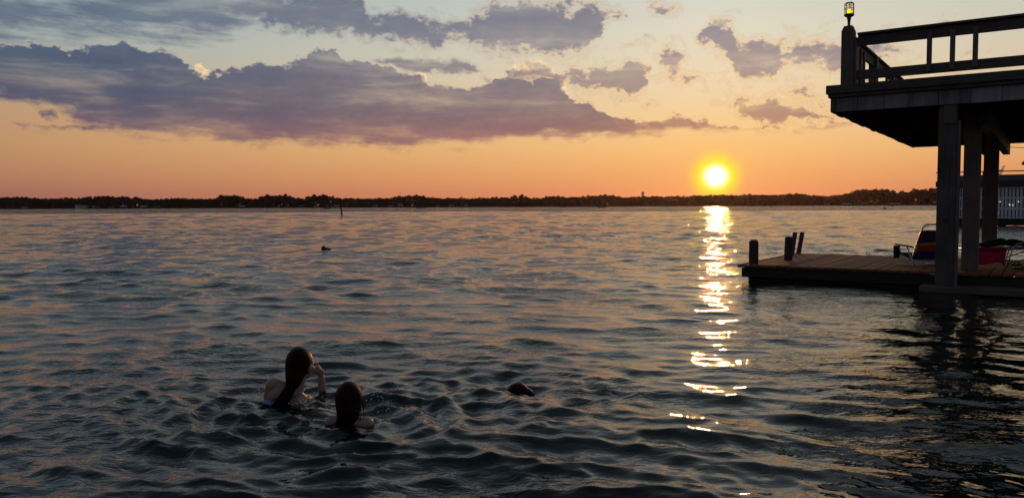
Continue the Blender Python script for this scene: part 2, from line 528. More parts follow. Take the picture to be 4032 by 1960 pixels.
def make_lake():
    F = np.float32
    xs = axis_coords(-3.3, 4.2, 0.020, 2700.)
    ys = [2.2]
    while ys[-1] < 2600:
        y = ys[-1]
        ys.append(y + (max(0.019, 0.0060 * y) if y < 160 else (0.012 * y if y < 1300 else 0.05 * y)))
    y, st, pre = 2.2, 0.05, []
    while y > -2400:
        st *= 1.16
        y -= st
        pre.append(y)
    ys = np.array(pre[::-1] + ys)
    dx, dy = np.abs(np.gradient(xs)), np.abs(np.gradient(ys))
    X, Y = (q.astype(F) for q in np.meshgrid(xs, ys))
    sp = np.maximum(dx[None, :] * 0.6, dy[:, None]).astype(F)
    Z, HX, HY, lost = (np.zeros_like(X) for _ in range(4))
    rr = np.random.default_rng(5)
    # gusts: rougher and calmer areas
    gust = 1.0 + 0.28 * np.sin(X * 0.31 + Y * 0.17 + 1.0) + 0.22 * np.sin(X * 0.12 - Y * 0.41 + 2.2) + 0.15 * np.sin(0.9 * X + 0.55 * Y)
    calm = 1.0 - 0.46 / (1 + np.exp(np.clip(-(X * 0.75 - 0.42 * Y + 0.2) * 1.6, -30, 30))) * (Y < 40)       # lee of the dock
    lam = np.exp(np.linspace(math.log(0.075), math.log(3.6), 96))
    lam = list(lam) + list(np.exp(np.linspace(math.log(0.55), math.log(8.), 36)))
    for i, L in enumerate(lam):
        th = R(-102) + rr.normal(0, R(36))
        k = 2 * math.pi / L
        kx, ky = k * math.cos(th), k * math.sin(th)
        if L < 0.15: slope = SLOPES[0]
        elif L < 0.5: slope = SLOPES[1]
        elif L < 1.0: slope = SLOPES[2]
        else: slope = SLOPES[3]
        if i >= 96: slope = SLOPES[4]
        a = slope / k * rr.uniform(0.7, 1.3)
        p0 = rr.uniform(0, 6.28)
        rows = np.where(dy < L / 2.6)[0]
        cols = np.where(dx * 0.6 < L / 2.6)[0]
        if len(rows) == 0 or len(cols) == 0: continue
        sl = (slice(rows[0], rows[-1] + 1), slice(cols[0], cols[-1] + 1))
        spl = sp[sl]
        w = np.clip((L / spl - 2.6) / 3.0, 0, 1)
        w = w * w * (3 - 2 * w)
        if i >= 96:                                       # coarser waves of the open lake
            on = np.clip((spl * 14 / L - 0.6) / 0.8, 0, 1)
            w = w * on
        w = w * np.clip(1 - (1 - calm[sl]) * (1.9 if L < 0.2 else 1.2 if L < 0.4 else 0.35), 0, 1)
        q1, q2, q3 = rr.uniform(-1, 1), rr.uniform(-1, 1), rr.uniform(0, 6.28)
        if L < 1.5: w = w * gust[sl]
        xx, yy = X[sl], Y[sl]
        ph = (kx * xx + ky * yy + p0 + 0.6 * np.sin(0.23 * xx + i) + 0.5 * np.sin(0.19 * yy + 2 * i)).astype(F)
        w = w * (0.25 + 1.0 * (0.5 + 0.5 * np.sin(k * 0.22 * (q1 * xx + q2 * yy) + q3)) ** 1.5 * 1.55)   # waves come in groups
        s_, c_ = np.sin(ph) * w, np.cos(ph) * w
        Z[sl] += F(a) * c_
        HX[sl] -= F(a * 1.35 * kx / k) * s_
        HY[sl] -= F(a * 1.35 * ky / k) * s_
    # rings and chop round the swimmers
    for (g, amp, rr0, ext) in ((G1, 0.013, 0.17, 1.0), (G2, 0.012, 0.16, 0.9), (G3, 0.009, 0.10, 0.7)):
        r = np.hypot(X - g.x, Y - g.y)
        m = r < 4.5
        env = amp * np.exp(-((r[m] - rr0) / ext).clip(0) ** 1.2) * np.clip(r[m] / 0.12, 0, 1)
        phs = 0.5 * np.sin(3 * np.arctan2(Y[m] - g.y, X[m] - g.x) + 1) + 0.3 * np.sin(7 * np.arctan2(Y[m] - g.y, X[m] - g.x))
        Z[m] += env * np.cos(2 * math.pi * r[m] / 0.21 + phs) + 0.5 * env * np.cos(2 * math.pi * r[m] / 0.34 + 2 * phs)
    cx, cy = (G1.x + G2.x) / 2 + 0.35, (G1.y + G2.y) / 2 + 0.1
    r = np.hypot((X - cx) / 1.25, Y - cy)
    m = r < 3.2
    env = np.exp(-(r[m] / 1.0) ** 2)
    for i in range(40):
        L = math.exp(rr.uniform(math.log(0.055), math.log(0.5)))
        th = rr.uniform(0, 6.28)
        k = 2 * math.pi / L
        q1, q2, q3 = rr.uniform(-1, 1), rr.uniform(-1, 1), rr.uniform(0, 6.28)
        grp = 0.15 + (0.5 + 0.5 * np.sin(k * 0.3 * (q1 * X[m] + q2 * Y[m]) + q3)) ** 2 * 1.7
        Z[m] += env * grp * 0.052 / k * np.cos(k * (math.cos(th) * X[m] + math.sin(th) * Y[m]) + rr.uniform(0, 6.28) + 1.5 * np.sin(k * 0.35 * (q2 * X[m] - q1 * Y[m])))
    near_m = np.clip((np.hypot(X, Y) - 1.0) / 1.5, 0, 1)
    Z *= near_m
    X2, Y2 = X + HX * near_m, Y + HY * near_m
    nv, nu = X.shape
    co = np.stack([X2, Y2, Z], -1).reshape(-1, 3).astype(np.float32)
    idx = np.arange(nv * nu, dtype=np.int32).reshape(nv, nu)
    q = np.stack([idx[:-1, :-1], idx[:-1, 1:], idx[1:, 1:], idx[1:, :-1]], -1).reshape(-1, 4)
    me = bpy.data.meshes.new('lake')
    me.vertices.add(len(co))
    me.vertices.foreach_set('co', co.ravel())
    me.loops.add(q.size)
    me.loops.foreach_set('vertex_index', q.ravel())
    me.polygons.add(len(q))
    me.polygons.foreach_set('loop_start', np.arange(0, q.size, 4, dtype=np.int32))
    me.polygons.foreach_set('use_smooth', np.ones(len(q), dtype=bool))
    me.update(calc_edges=True)
    at = me.attributes.new('unresolved', 'FLOAT', 'POINT')
    at.data.foreach_set('value', np.clip(sp * 4.0, 0, 1).astype(np.float32).ravel())
    at = me.attributes.new('lee', 'FLOAT', 'POINT')
    at.data.foreach_set('value', np.clip((1 - calm) / 0.46, 0, 1).astype(np.float32).ravel())
    print('lake verts', len(co))
    return me


def water_mat():
    m, nt, p = mat_new('lake_water')
    g = nt.nodes.new('ShaderNodeNewGeometry')
    a = nt.nodes.new('ShaderNodeAttribute')
    a.attribute_name = 'unresolved'
    pos = S(nt, g.outputs['Position'])
    mp = nt.nodes.new('ShaderNodeMapping')
    mp.inputs['Scale'].default_value = (1.0, 1.7, 1.0)
    mp.inputs['Rotation'].default_value = (0, 0, R(9))
    nt.links.new(pos.k, mp.inputs[0])
    v = S(nt, mp.outputs[0])
    un = S(nt, a.outputs['Fac'])
    hA = noise(nt, v, 3.2, 3, 0.55, dist=0.4)         # waves finer than the mesh, middle distance
    hB = noise(nt, v, 0.8, 3, 0.6, dist=0.3)          # and far out
    hC = noise(nt, v, 15.0, 2, 0.5, dist=0.6)         # tiny ripples everywhere
    b1 = bump(nt, hA * un.lstep(0.10, 0.60), 1.0, 0.06)
    b2 = bump(nt, hB * un.lstep(0.5, 1.0), 1.0, 0.22)
    pat = noise(nt, pos, 0.55, 3, 0.5).sstep(0.40, 0.64)
    hD = noise(nt, v, 8.0, 2, 0.5, dist=1.2)          # cat's-paws: patches of wind ripple
    le = nt.nodes.new('ShaderNodeAttribute')
    le.attribute_name = 'lee'
    open_w = S(nt, le.outputs['Fac']) * -0.88 + 1.0       # the lee of the dock stays glassy
    hC = (hC * 0.45 + hD * (pat * 1.6 + 0.25)) * open_w
    b3 = bump(nt, hC, 1.0, 0.0075)
    nt.links.new(b1.outputs[0], b2.inputs['Normal'])
    nt.links.new(b2.outputs[0], b3.inputs['Normal'])
    nt.links.new(b3.outputs[0], p.inputs['Normal'])
    p.inputs['Base Color'].default_value = (0.006, 0.011, 0.0095, 1)
    p.inputs['Roughness'].default_value = 0.022
    p.inputs['IOR'].default_value = 1.333
    return m


lake = link('lake', make_lake(), water_mat())
tag(lake, kind='structure')

# ------------------------------------------------------------------ materials
M_GREY = wood('weathered_wood', (0.075, 0.062, 0.056, 1), (0.24, 0.20, 0.18, 1), axis=2)
M_GREYX = wood('weathered_wood_long', (0.065, 0.052, 0.045, 1), (0.19, 0.155, 0.135, 1), axis=0)
M_GREYY = wood('weathered_wood_across', (0.065, 0.052, 0.045, 1), (0.19, 0.155, 0.135, 1), axis=1)
M_PANEL = wood('fascia_panel_wood', (0.09, 0.083, 0.088, 1), (0.42, 0.385, 0.385, 1), axis=2, scale=3)
M_PLANK = wood('dock_plank_wood', (0.17, 0.052, 0.028, 1), (0.42, 0.165, 0.088, 1), axis=1, rough=0.72, spec=0.18)
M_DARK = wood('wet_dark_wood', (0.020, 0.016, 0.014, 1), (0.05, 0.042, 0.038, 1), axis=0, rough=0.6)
M_PILE = wood('piling_wood', (0.05, 0.035, 0.028, 1), (0.13, 0.095, 0.08, 1), axis=2)
M_TUBE = plain('brushed_aluminium_tube', (0.55, 0.55, 0.56, 1), 0.35, 1.0, var=0.1)
M_IRON = plain('weathered_iron', (0.10, 0.085, 0.07, 1), 0.6, 0.6)
M_BRASS = plain('bronze_fixture', (0.14, 0.11, 0.06, 1), 0.5, 0.7)

# local frame of the docks: x runs along the near edge to the right, y runs away from shore
DOCK_RZ = R(-34)
P0 = Vector((3.82, 13.1, 0))
UX = Vector((math.cos(DOCK_RZ), math.sin(DOCK_RZ), 0))
VY = Vector((-math.sin(DOCK_RZ), math.cos(DOCK_RZ), 0))


def duv(u, v, z=0.0):
    return P0 + UX * u + VY * v + Vector((0, 0, z))


# ------------------------------------------------------------------ low swimming dock
dock = empty('swim_dock', P0, DOCK_RZ, label='low wooden swimming dock with reddish planks just above the water', cat='dock')
DZT = 0.270
LEN, DEP = 7.6, 3.55
pw, gap = 0.138, 0.009
pl_me = box_mesh(-pw / 2, pw / 2, -DEP / 2 - 0.03, DEP / 2 + 0.03, -0.019, 0.019, 0.004)
pl_me.materials.append(M_PLANK)
u, k = 0.02, 0
while u < LEN:
    cut = 0
    o = link('plank', pl_me, None, dock, (u + pw / 2, DEP / 2 + random.uniform(-0.006, 0.006), DZT - 0.019 + random.uniform(-0.003, 0.003)),
             (random.uniform(-0.0015, 0.0015), random.uniform(-0.012, 0.012), 0))
    u += pw + gap
    k += 1
box('edge_board', -0.045, 0.012, -0.06, DEP + 0.04, DZT - 0.052, DZT + 0.004, M_PLANK, dock)
box('rim_joist', 0.05, LEN, 0.0, 0.045, 0.062, DZT - 0.042, M_DARK, dock)
box('rim_joist', 0.05, LEN, DEP - 0.045, DEP, 0.062, DZT - 0.042, M_DARK, dock)
box('rim_joist', 0.005, 0.048, 0.0, DEP, 0.062, DZT - 0.056, M_DARK, dock)
jm = box_mesh(-0.02, 0.02, -DEP / 2 + 0.05, DEP / 2 - 0.05, -0.08, 0.08, 0.0)
jm.materials.append(M_DARK)
for i in range(12):
    link('joist', jm, None, dock, (0.6 + i * 0.61, DEP / 2, 0.142))
for i, (a, b) in enumerate(((0.16, 0.20), (2.3, 0.2), (4.4, 0.2), (6.6, 0.2), (2.3, 3.3), (4.4, 3.3), (6.6, 3.3), (0.2, 3.3))):
    tube('support_piling', [(a, b, -2.0), (a, b, 0.05)], 0.10, M_DARK, dock, 12)
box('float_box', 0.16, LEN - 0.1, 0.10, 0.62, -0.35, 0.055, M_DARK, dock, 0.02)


def piling_mesh(r, h, top=0.03, seed=0, wob=0.006):
    rr = random.Random(seed)
    bm = bmesh.new()
    prof = [(r * 0.98, -1.9), (r * 0.99, 0.0), (r * 1.02, h * 0.35), (r, h * 0.7), (r * 0.99, h - top * 1.4), (r * 0.96, h - top * 0.9), (r * 0.72, h - 0.004), (r * 0.4, h + 0.004), (0.004, h + 0.002)]
    lathe_bm(bm, prof, 16)
    for v in bm.verts:
        n = math.sin(3 * math.atan2(v.co.y, v.co.x) + seed) * wob + rr.uniform(-1, 1) * wob * 0.4
        v.co.x *= 1 + n / r
        v.co.y *= 1 + n / r
    return bm_mesh(bm, smooth=True)


def px_on_dock(x, y):
    p = at_z(x, y, DZT) - P0
    return p.dot(UX), p.dot(VY)


a, b = px_on_dock(2966, 1038)
link('mooring_piling', piling_mesh(0.077, 0.40, 0.035, 1), M_PILE, dock, (a, b, DZT))
a, b = px_on_dock(3103, 1024)
link('mooring_piling', piling_mesh(0.068, 0.42, 0.025, 2), M_PILE, dock, (a, b, DZT), (0, R(1.2), 0))
# mooring ring on the far edge
bm = bmesh.new()
tube_bm(bm, [(0.032 * math.cos(q), 0, 0.04 + 0.032 * math.sin(q)) for q in np.linspace(0, 2 * math.pi, 17)], 0.006, 6, cap=False)
a, b = px_on_dock(3421, 1004)
link('mooring_ring', bm_mesh(bm, smooth=True), M_IRON, dock, (a, min(b, DEP - 0.05), DZT + 0.002))
# low ledge along the foot of the boathouse posts
box('ledge_beam', 2.70, LEN, -0.42, -0.012, 0.0, 0.092, M_GREYX, dock, 0.008)
for a in (3.2, 5.0, 6.8):
    tube('support_piling', [(a, -0.2, -2.0), (a, -0.2, -0.002)], 0.11, M_DARK, dock, 12)


def stake(px_base, px_top, base_y, w, label):
    b_ = at_y(px_base[0], px_base[1], base_y)
    t_ = at_y(px_top[0], px_top[1], base_y + 0.08)
    ax = (t_ - b_)
    f = (0 - b_.z - 1.6) / ax.z
    root = b_ + ax * f
    o = empty('mooring_stake', (b_ + ax * (-b_.z / ax.z)), 0, label=label, cat='stake')
    q = ax.to_track_quat('Z', 'Y')
    L = (t_ - root).length
    me = box_mesh(-w / 2, w / 2, -0.02, 0.02, 0, L, 0.004)
    p_ = link('timber', me, M_PILE, o)
    p_.rotation_euler = (Matrix.Rotation(R(-8), 3, 'Z') @ q.to_matrix()).to_euler()
    p_.location = root - o.location
    return o


stake((3106, 1010), (3117, 914), 15.6, 0.082, 'leaning square stake in the water right behind a round dock piling')
stake((3131, 1006), (3145, 914), 16.0, 0.086, 'leaning square stake standing free in the water beside the dock edge')

# ------------------------------------------------------------------ boathouse with upper deck
bh = empty('boathouse_deck', duv(3.2, 0.5), DOCK_RZ, label='tall timber boathouse platform with railing on heavy square posts', cat='boathouse')
OU, OV = 3.2, 0.5                     # parts below use dock coordinates minus this origin


def bbox(name, u0, u1, v0, v1, z0, z1, mat, parent=bh, bev=0.006):
    return box(name, u0 - OU, u1 - OU, v0 - OV, v1 - OV, z0, z1, mat, parent, bev)


U0, U1, V0, V1 = 1.44, 8.2, -0.34, 8.65
ZB, ZT = 2.645, 3.04
ps = 0.232
box_p = []
pm = box('support_post', 2.885 - OU, 2.885 + 0.235 - OU, -0.30 - OV, -0.30 + 0.235 - OV, 0.093, ZB + 0.02, M_GREY, bh, 0.008)
box('post_cleat', 2.885 + 0.238 - OU, 2.885 + 0.275 - OU, -0.285 - OV, -0.13 - OV, 0.093, 2.42, M_GREY, bh, 0.004)
for (a, b, w, z0) in ((3.155, 0.40, 0.215, DZT), (3.245, 3.66, 0.215, -1.5), (2.98, 8.1, 0.24, -1.5), (7.2, -0.30, 0.235, 0.093), (7.2, 3.66, 0.25, -1.5), (7.2, 8.1, 0.24, -1.5)):
    bbox('support_post', a, a + w, b, b + w, z0, ZB + 0.02 if a > 3.15 or b < 1 else ZB + 0.02, M_GREY)
# dark knots on the near post
kb = bmesh.new()
bmesh.ops.create_circle(kb, cap_ends=True, radius=0.030, segments=14)
km = bm_mesh(kb)
km.materials.append(M_DARK)
for (du, z, s) in ((0.12, 1.02, 1.0), (0.03, 1.72, 0.75)):
    link('knot', km, None, pm, (du - 0.1175, -0.1190, z - (0.093 + ZB + 0.02) / 2), (R(90), 0, 0), (s, s * 1.25, 1))
# girders and joists under the deck
bbox('girder', 2.95, 3.11, -0.325, 8.4, ZB - 0.265, ZB - 0.002, M_GREYY)
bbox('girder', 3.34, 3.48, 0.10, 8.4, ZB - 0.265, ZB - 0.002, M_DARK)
bbox('girder', 7.25, 7.41, -0.325, 8.4, ZB - 0.265, ZB - 0.002, M_GREYY)
jm2 = box_mesh(-(U1 - U0) / 2 + 0.05, (U1 - U0) / 2, -0.022, 0.022, -0.105, 0.105, 0.0)
jm2.materials.append(M_GREYX)
for i in range(22):
    link('joist', jm2, None, bh, ((U0 + U1) / 2 - OU, V0 + 0.10 + i * 0.405 - OV, ZB + 0.108))
dbm = box_mesh(-(U1 - U0) / 2 + 0.03, (U1 - U0) / 2, -0.069, 0.069, -0.019, 0.019, 0.0)
dbm.materials.append(M_GREYX)
v_ = V0 + 0.07
while v_ < V1 - 0.05:
    link('deck_board', dbm, None, bh, ((U0 + U1) / 2 - OU, v_ - OV, ZT - 0.060 + random.uniform(-.002, .002)))
    v_ += 0.145
sub = box_mesh(U0 + 0.05 - OU, U1 - OU, V0 + 0.06 - OV, V1 - 0.06 - OV, ZB + 0.215, ZB + 0.24)
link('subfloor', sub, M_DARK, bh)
# fascia: cap, trim and panels on the near and left sides, a plain board at the back
bbox('cap_board', U0 - 0.060, U1, V0 - 0.060, V0 + 0.08, 2.912, ZT, M_GREYX)
bbox('cap_board', U0 - 0.058, U0 + 0.08, V0 + 0.083, V1 + 0.05, 2.912, ZT - 0.002, M_GREYY)
bbox('trim_board', U0 - 0.032, U1, V0 - 0.034, V0 + 0.02, 2.856, 2.909, M_GREYX)
bbox('trim_board', U0 - 0.032, U0 + 0.02, V0 + 0.023, V1 + 0.03, 2.856, 2.909, M_GREYY)
us = [U0 + 0.072]
wds = [0.30, 0.36, 0.32, 0.37, 0.40, 0.35, 0.38]
i = 0
bbox('corner_board', U0, U0 + 0.068, V0 - 0.006, V0 + 0.03, ZB, 2.853, M_GREY)
while us[-1] < U1 - 0.3:
    w = wds[i % 7] * random.uniform(0.96, 1.04)
    bbox('fascia_panel', us[-1], us[-1] + w - 0.006, V0 + random.uniform(-0.004, 0.004), V0 + 0.03, ZB + random.uniform(-0.004, 0.004), 2.853, M_PANEL, bev=0.003)
    us.append(us[-1] + w)
    i += 1
vs = V0 + 0.034
while vs < V1 - 0.25:
    w = 0.36 * random.uniform(0.95, 1.05)
    drop = 0.012 if random.random() < 0.12 else 0.0
    bbox('fascia_panel', U0 + random.uniform(-0.004, 0.004), U0 + 0.03, vs, vs + w - 0.005, ZB + random.uniform(-0.006, 0.004) - drop, 2.853, M_PANEL, bev=0.003)
    vs += w
bbox('fascia_board', U0 + 0.03, U1, V1 - 0.04, V1, ZB, 2.909, M_GREYX)
# railing
bm = bmesh.new()
bmesh.ops.create_cube(bm, size=1)
for v in bm.verts:
    v.co = Vector((v.co.x * 0.175, v.co.y * 0.175, v.co.z * 0.885))
top = [f for f in bm.faces if f.normal.z > 0.9]
r_ = bmesh.ops.inset_region(bm, faces=top, thickness=0.042)
for v in top[0].verts: v.co.z += 0.0
for f in r_['faces']:
    for v in f.verts:
        if v not in top[0].verts: v.co.z -= 0.040
rp = bm_mesh(bm)
rp.materials.append(M_GREY)
CPU, CPV = 1.65, -0.19
link('railing_post', rp, None, bh, (CPU - OU, CPV - OV, ZT + 0.4425))
bbox('post_side_board', CPU + 0.090, CPU + 0.128, CPV - 0.07, CPV + 0.07, ZT, 3.74, M_GREY)
for (a, b) in ((CPU, 1.92), (CPU, 5.0), (CPU, 8.3), (5.0, CPV)):
    bbox('railing_post', a - 0.07, a + 0.07, b - 0.07, b + 0.07, ZT, 3.80, M_GREY)
for (a0, a1) in ((CPU + 0.131, 4.928), (5.072, U1)):
    bbox('top_rail', a0, a1, CPV - 0.022, CPV + 0.022, 3.615, 3.768, M_GREYX)
    bbox('rail_cap', a0, a1, CPV - 0.070, CPV + 0.070, 3.770, 3.806, M_GREYX)
    bbox('bottom_rail', a0, a1, CPV - 0.022, CPV + 0.022, 3.118, 3.258, M_GREYX)
for a in (2.741, 3.031, 3.309, 4.2, 5.9, 6.2, 6.5):
    bbox('baluster', a - 0.033, a + 0.033, CPV - 0.062, CPV - 0.024, 3.145, 3.700, M_GREY)
for (b0, b1) in ((CPV + 0.09, 1.848), (1.992, 4.928), (5.072, 8.228)):
    bbox('top_rail', CPU - 0.022, CPU + 0.022, b0, b1, 3.615, 3.768, M_GREYY)
    bbox('rail_cap', CPU - 0.070, CPU + 0.070, b0, b1, 3.770, 3.806, M_GREYY)
    bbox('bottom_rail', CPU - 0.022, CPU + 0.022, b0, b1, 3.118, 3.258, M_GREYY)
for b in (0.26, 0.52, 0.80, 3.0, 3.35, 3.7, 6.3, 6.65, 7.0):
    bbox('baluster', CPU + 0.024, CPU + 0.062, b - 0.04, b + 0.04, 3.145, 3.700, M_GREY)
# a thin cable slung below the deck
pa, pb = at_y(3945, 575, 15.0), at_y(4080, 580, 14.4)
cbl = [pa.lerp(pb, s) - Vector((0, 0, 0.02 * 4 * s * (1 - s))) for s in np.linspace(-0.3, 1.6, 14)]
oo = bh.location
ro = Matrix.Rotation(-DOCK_RZ, 3, 'Z')
tube('slung_cable', [ro @ (p - oo) for p in cbl], 0.006, M_DARK, bh, 6)

# ------------------------------------------------------------------ caged lamp on the corner post
lamp = empty('dock_lamp', duv(CPU, CPV, ZT + 0.885), 0, label='caged nautical lamp with a glowing yellow bulb on the railing corner post', cat='lamp')
link('stem', bm_mesh(lathe_bm(bmesh.new(), [(0.030, 0.0), (0.028, 0.01), (0.020, 0.02), (0.021, 0.07), (0.030, 0.12), (0.038, 0.142)], 18), smooth=True), M_BRASS, lamp)
link('flange', bm_mesh(lathe_bm(bmesh.new(), [(0.040, 0.140), (0.066, 0.150), (0.072, 0.165), (0.072, 0.178), (0.058, 0.184), (0.05, 0.186)], 24), smooth=True), M_BRASS, lamp)
mg, ntg, pg = mat_new('amber_glass')
pg.inputs['Base Color'].default_value = (1.0, 0.90, 0.66, 1)
pg.inputs['Roughness'].default_value = 0.08
pg.inputs['Transmission Weight'].default_value = 1.0
pg.inputs['IOR'].default_value = 1.05
globe = bm_mesh(lathe_bm(bmesh.new(), [(0.044, 0.188), (0.046, 0.24), (0.045, 0.275), (0.038, 0.303), (0.022, 0.320), (0.002, 0.325)], 24), smooth=True)
link('glass_globe', globe, mg, lamp)
mb = emit('lit_bulb', (1.0, 0.72, 0.0, 1), 1.6)
link('bulb', bm_mesh(lathe_bm(bmesh.new(), [(0.014, 0.187), (0.032, 0.197), (0.036, 0.215), (0.032, 0.236), (0.018, 0.250), (0.002, 0.254)], 18), smooth=True), mb, lamp)
for (zz, rr_) in ((0.262, 0.067), (0.325, 0.067), (0.350, 0.045)):
    bm = bmesh.new()
    tube_bm(bm, [(rr_ * math.cos(q), rr_ * math.sin(q), zz) for q in np.linspace(0, 2 * math.pi, 25)], 0.0042, 6, cap=False)
    link('cage_ring', bm_mesh(bm, smooth=True), M_BRASS, lamp)
cb = tube_bm(bmesh.new(), [(0.067, 0, 0.18), (0.067, 0, 0.31), (0.065, 0, 0.33), (0.055, 0, 0.345), (0.03, 0, 0.354), (0.0, 0, 0.356)], 0.0042, 6)
cbm = bm_mesh(cb, smooth=True)
cbm.materials.append(M_BRASS)
for k in range(7):
    link('cage_bar', cbm, None, lamp, rot=(0, 0, k * 2 * math.pi / 7 + 0.2))

# ------------------------------------------------------------------ striped beach chair
M_FAB = {}


def striped():
    m, nt, p = mat_new('striped_sling_fabric')
    t_ = nt.nodes.new('ShaderNodeTexCoord')
    sx = nt.nodes.new('ShaderNodeSeparateXYZ')
    nt.links.new(t_.outputs['UV'], sx.inputs[0])
    f = S(nt, sx.outputs[1])
    xx = S(nt, sx.outputs[0])
    c = ramp(nt, f, [(0.0, (0.06, 0.055, 0.26, 1)), (0.26, (0.07, 0.07, 0.34, 1)), (0.27, (0.40, 0.06, 0.06, 1)), (0.37, (0.42, 0.07, 0.07, 1)),
                     (0.375, (0.30, 0.14, 0.04, 1)), (0.46, (0.28, 0.15, 0.04, 1)), (0.47, (0.42, 0.34, 0.04, 1)), (0.55, (0.40, 0.33, 0.05, 1)),
                     (0.555, (0.075, 0.055, 0.24, 1)), (1.0, (0.05, 0.04, 0.18, 1))], 'CONSTANT')
    # pale curl printed on the upper left of the back
    dx_, dy_ = (xx - 0.30) * 1.1, f - 0.78
    rad = (dx_ * dx_ + dy_ * dy_ * 0.55).m('SQRT')
    ring = rad.sstep(0.10, 0.13) * rad.sstep(0.20, 0.16) * (xx.sstep(0.42, 0.30))
    c = mixc(nt, ring * 0.7, c, (0.35, 0.30, 0.55, 1))
    c = mixc(nt, (xx.sstep(0.36, 0.5) * f.sstep(0.60, 0.64) * f.sstep(0.97, 0.9)) * 0.55, c, (0.16, 0.07, 0.03, 1))
    w = noise(nt, S(nt, t_.outputs['UV']), 60, 3, 0.6)
    c = mixc(nt, w * 0.25, c, (0.02, 0.02, 0.02, 1))
    nt.links.new(c.k, p.inputs['Base Color'])
    p.inputs['Roughness'].default_value = 0.8
    nt.links.new(bump(nt, w, 0.3, 0.004).outputs[0], p.inputs['Normal'])
    return m


def sling(pts, w, th=0.006, sag=0.02, name='sling'):
    """a cloth strip hung over a path of points in the local x-z plane, with thickness"""
    nx, rows = 7, []
    bm = bmesh.new()
    uv = bm.loops.layers.uv.new('UVMap')
    n = len(pts)
    for j, (x, z) in enumerate(pts):
        tx = pts[min(j + 1, n - 1)][0] - pts[max(j - 1, 0)][0]
        tz = pts[min(j + 1, n - 1)][1] - pts[max(j - 1, 0)][1]
        L = math.hypot(tx, tz)
        nxn, nzn = -tz / L, tx / L
        row = []
        for i in range(nx):
            s = i / (nx - 1)
            b = -sag * math.sin(math.pi * s) * math.sin(math.pi * j / (n - 1)) ** 0.5
            row.append((bm.verts.new((x + nxn * b, (s - 0.5) * w, z + nzn * b)), s, j / (n - 1)))
        rows.append(row)
    for a, b in zip(rows, rows[1:]):
        for i in range(nx - 1):
            q = (a[i], a[i + 1], b[i + 1], b[i])
            f = bm.faces.new([e[0] for e in q])
            for lp, e in zip(f.loops, q): lp[uv].uv = (e[1], e[2])
    g = bmesh.ops.solidify(bm, geom=list(bm.faces), thickness=th)
    return bm_mesh(bm, smooth=True)


def ground_dock(x, y):
    return at_z(x, y, DZT)


M_STRIPE = striped()
cp = ground_dock(3648, 1047)
chair = empty('beach_chair', (cp.x, cp.y, DZT + 0.002), 0, label='low beach chair with rainbow striped sling facing the lake beside the boathouse post', cat='chair')
chair.rotation_euler = (0, 0, R(97))            # local +x is where the sitter looks
CW = 0.50
for s in (-1, 1):
    y_ = s * CW / 2
    tube('back_frame', [(0.10, y_, 0.085), (0.0, y_, 0.12), (-0.19, y_, 0.52), (-0.235, y_ * 0.97, 0.615), (-0.25, y_ * 0.86, 0.65), (-0.255, y_ * 0.70, 0.665), (-0.256, 0, 0.668)], 0.012, M_TUBE, chair, 8)
    tube('leg', bez((0.40, y_, 0.012), (0.30, y_, 0.012), (-0.05, y_, 0.012), (-0.10, y_, 0.012), 6) if False else
         [(0.12, y_ * 1.06, 0.30), (-0.02, y_ * 1.06, 0.12), (-0.10, y_ * 1.06, 0.014), (-0.08, y_ * 1.06, 0.012)], 0.011, M_TUBE, chair, 8)
    tube('leg', [(-0.09, y_ * 1.0, 0.012), (0.34, y_ * 1.0, 0.012), (0.385, y_, 0.03), (0.40, y_, 0.08), (0.37, y_, 0.19)], 0.011, M_TUBE, chair, 8)
    tube('seat_rail', [(-0.02, y_, 0.10), (0.20, y_, 0.13), (0.42, y_, 0.185)], 0.011, M_TUBE, chair, 8)
    bm = bmesh.new()
    bmesh.ops.create_cube(bm, size=1)
    for v in bm.verts:
        w_ = 0.030 if v.co.x > 0 else 0.020
        v.co = Vector((0.16 + v.co.x * 0.46, y_ * 1.13 + v.co.y * 2 * w_, 0.315 + v.co.z * 0.026 + (0.02 if v.co.x > 0 else -0.01)))
    bmesh.ops.bevel(bm, geom=list(bm.edges), offset=0.008, segments=2, affect='EDGES')
    link('armrest', bm_mesh(bm, smooth=True), plain('armrest_plastic', (0.22, 0.21, 0.22, 1), 0.4), chair)
    tube('arm_strut', [(0.30, y_ * 1.1, 0.31), (0.28, y_ * 1.05, 0.16)], 0.010, M_TUBE, chair, 8)
tube('cross_bar', [(-0.09, -CW / 2, 0.012), (-0.09, CW / 2, 0.012)], 0.011, M_TUBE, chair, 8)
tube('cross_bar', [(0.42, -CW / 2, 0.185), (0.42, CW / 2, 0.185)], 0.011, M_TUBE, chair, 8)
tube('cross_bar', [(-0.02, -CW / 2, 0.10), (-0.06, 0, 0.075), (-0.02, CW / 2, 0.10)], 0.009, M_TUBE, chair, 8)
link('back_sling', sling([(-0.005 - 0.215 * s, 0.105 + 0.47 * s) for s in np.linspace(0, 1, 9)], CW - 0.02), M_STRIPE, chair)
link('seat_sling', sling([(-0.02 + 0.44 * s, 0.095 + 0.09 * s) for s in np.linspace(0, 1, 7)], CW - 0.02), plain('blue_seat_fabric', (0.06, 0.11, 0.18, 1), 0.8), chair)
bm = lathe_bm(bmesh.new(), [(0.040, 0.0), (0.047, 0.01), (0.048, 0.15), (0.050, 0.20), (0.046, 0.205)], 16)
link('cup_pouch', bm_mesh(bm, smooth=True), plain('dark_pouch_cloth', (0.012, 0.010, 0.018, 1), 0.85, bmp=0.4), chair, (0.36, CW / 2 * 1.13, 0.105))

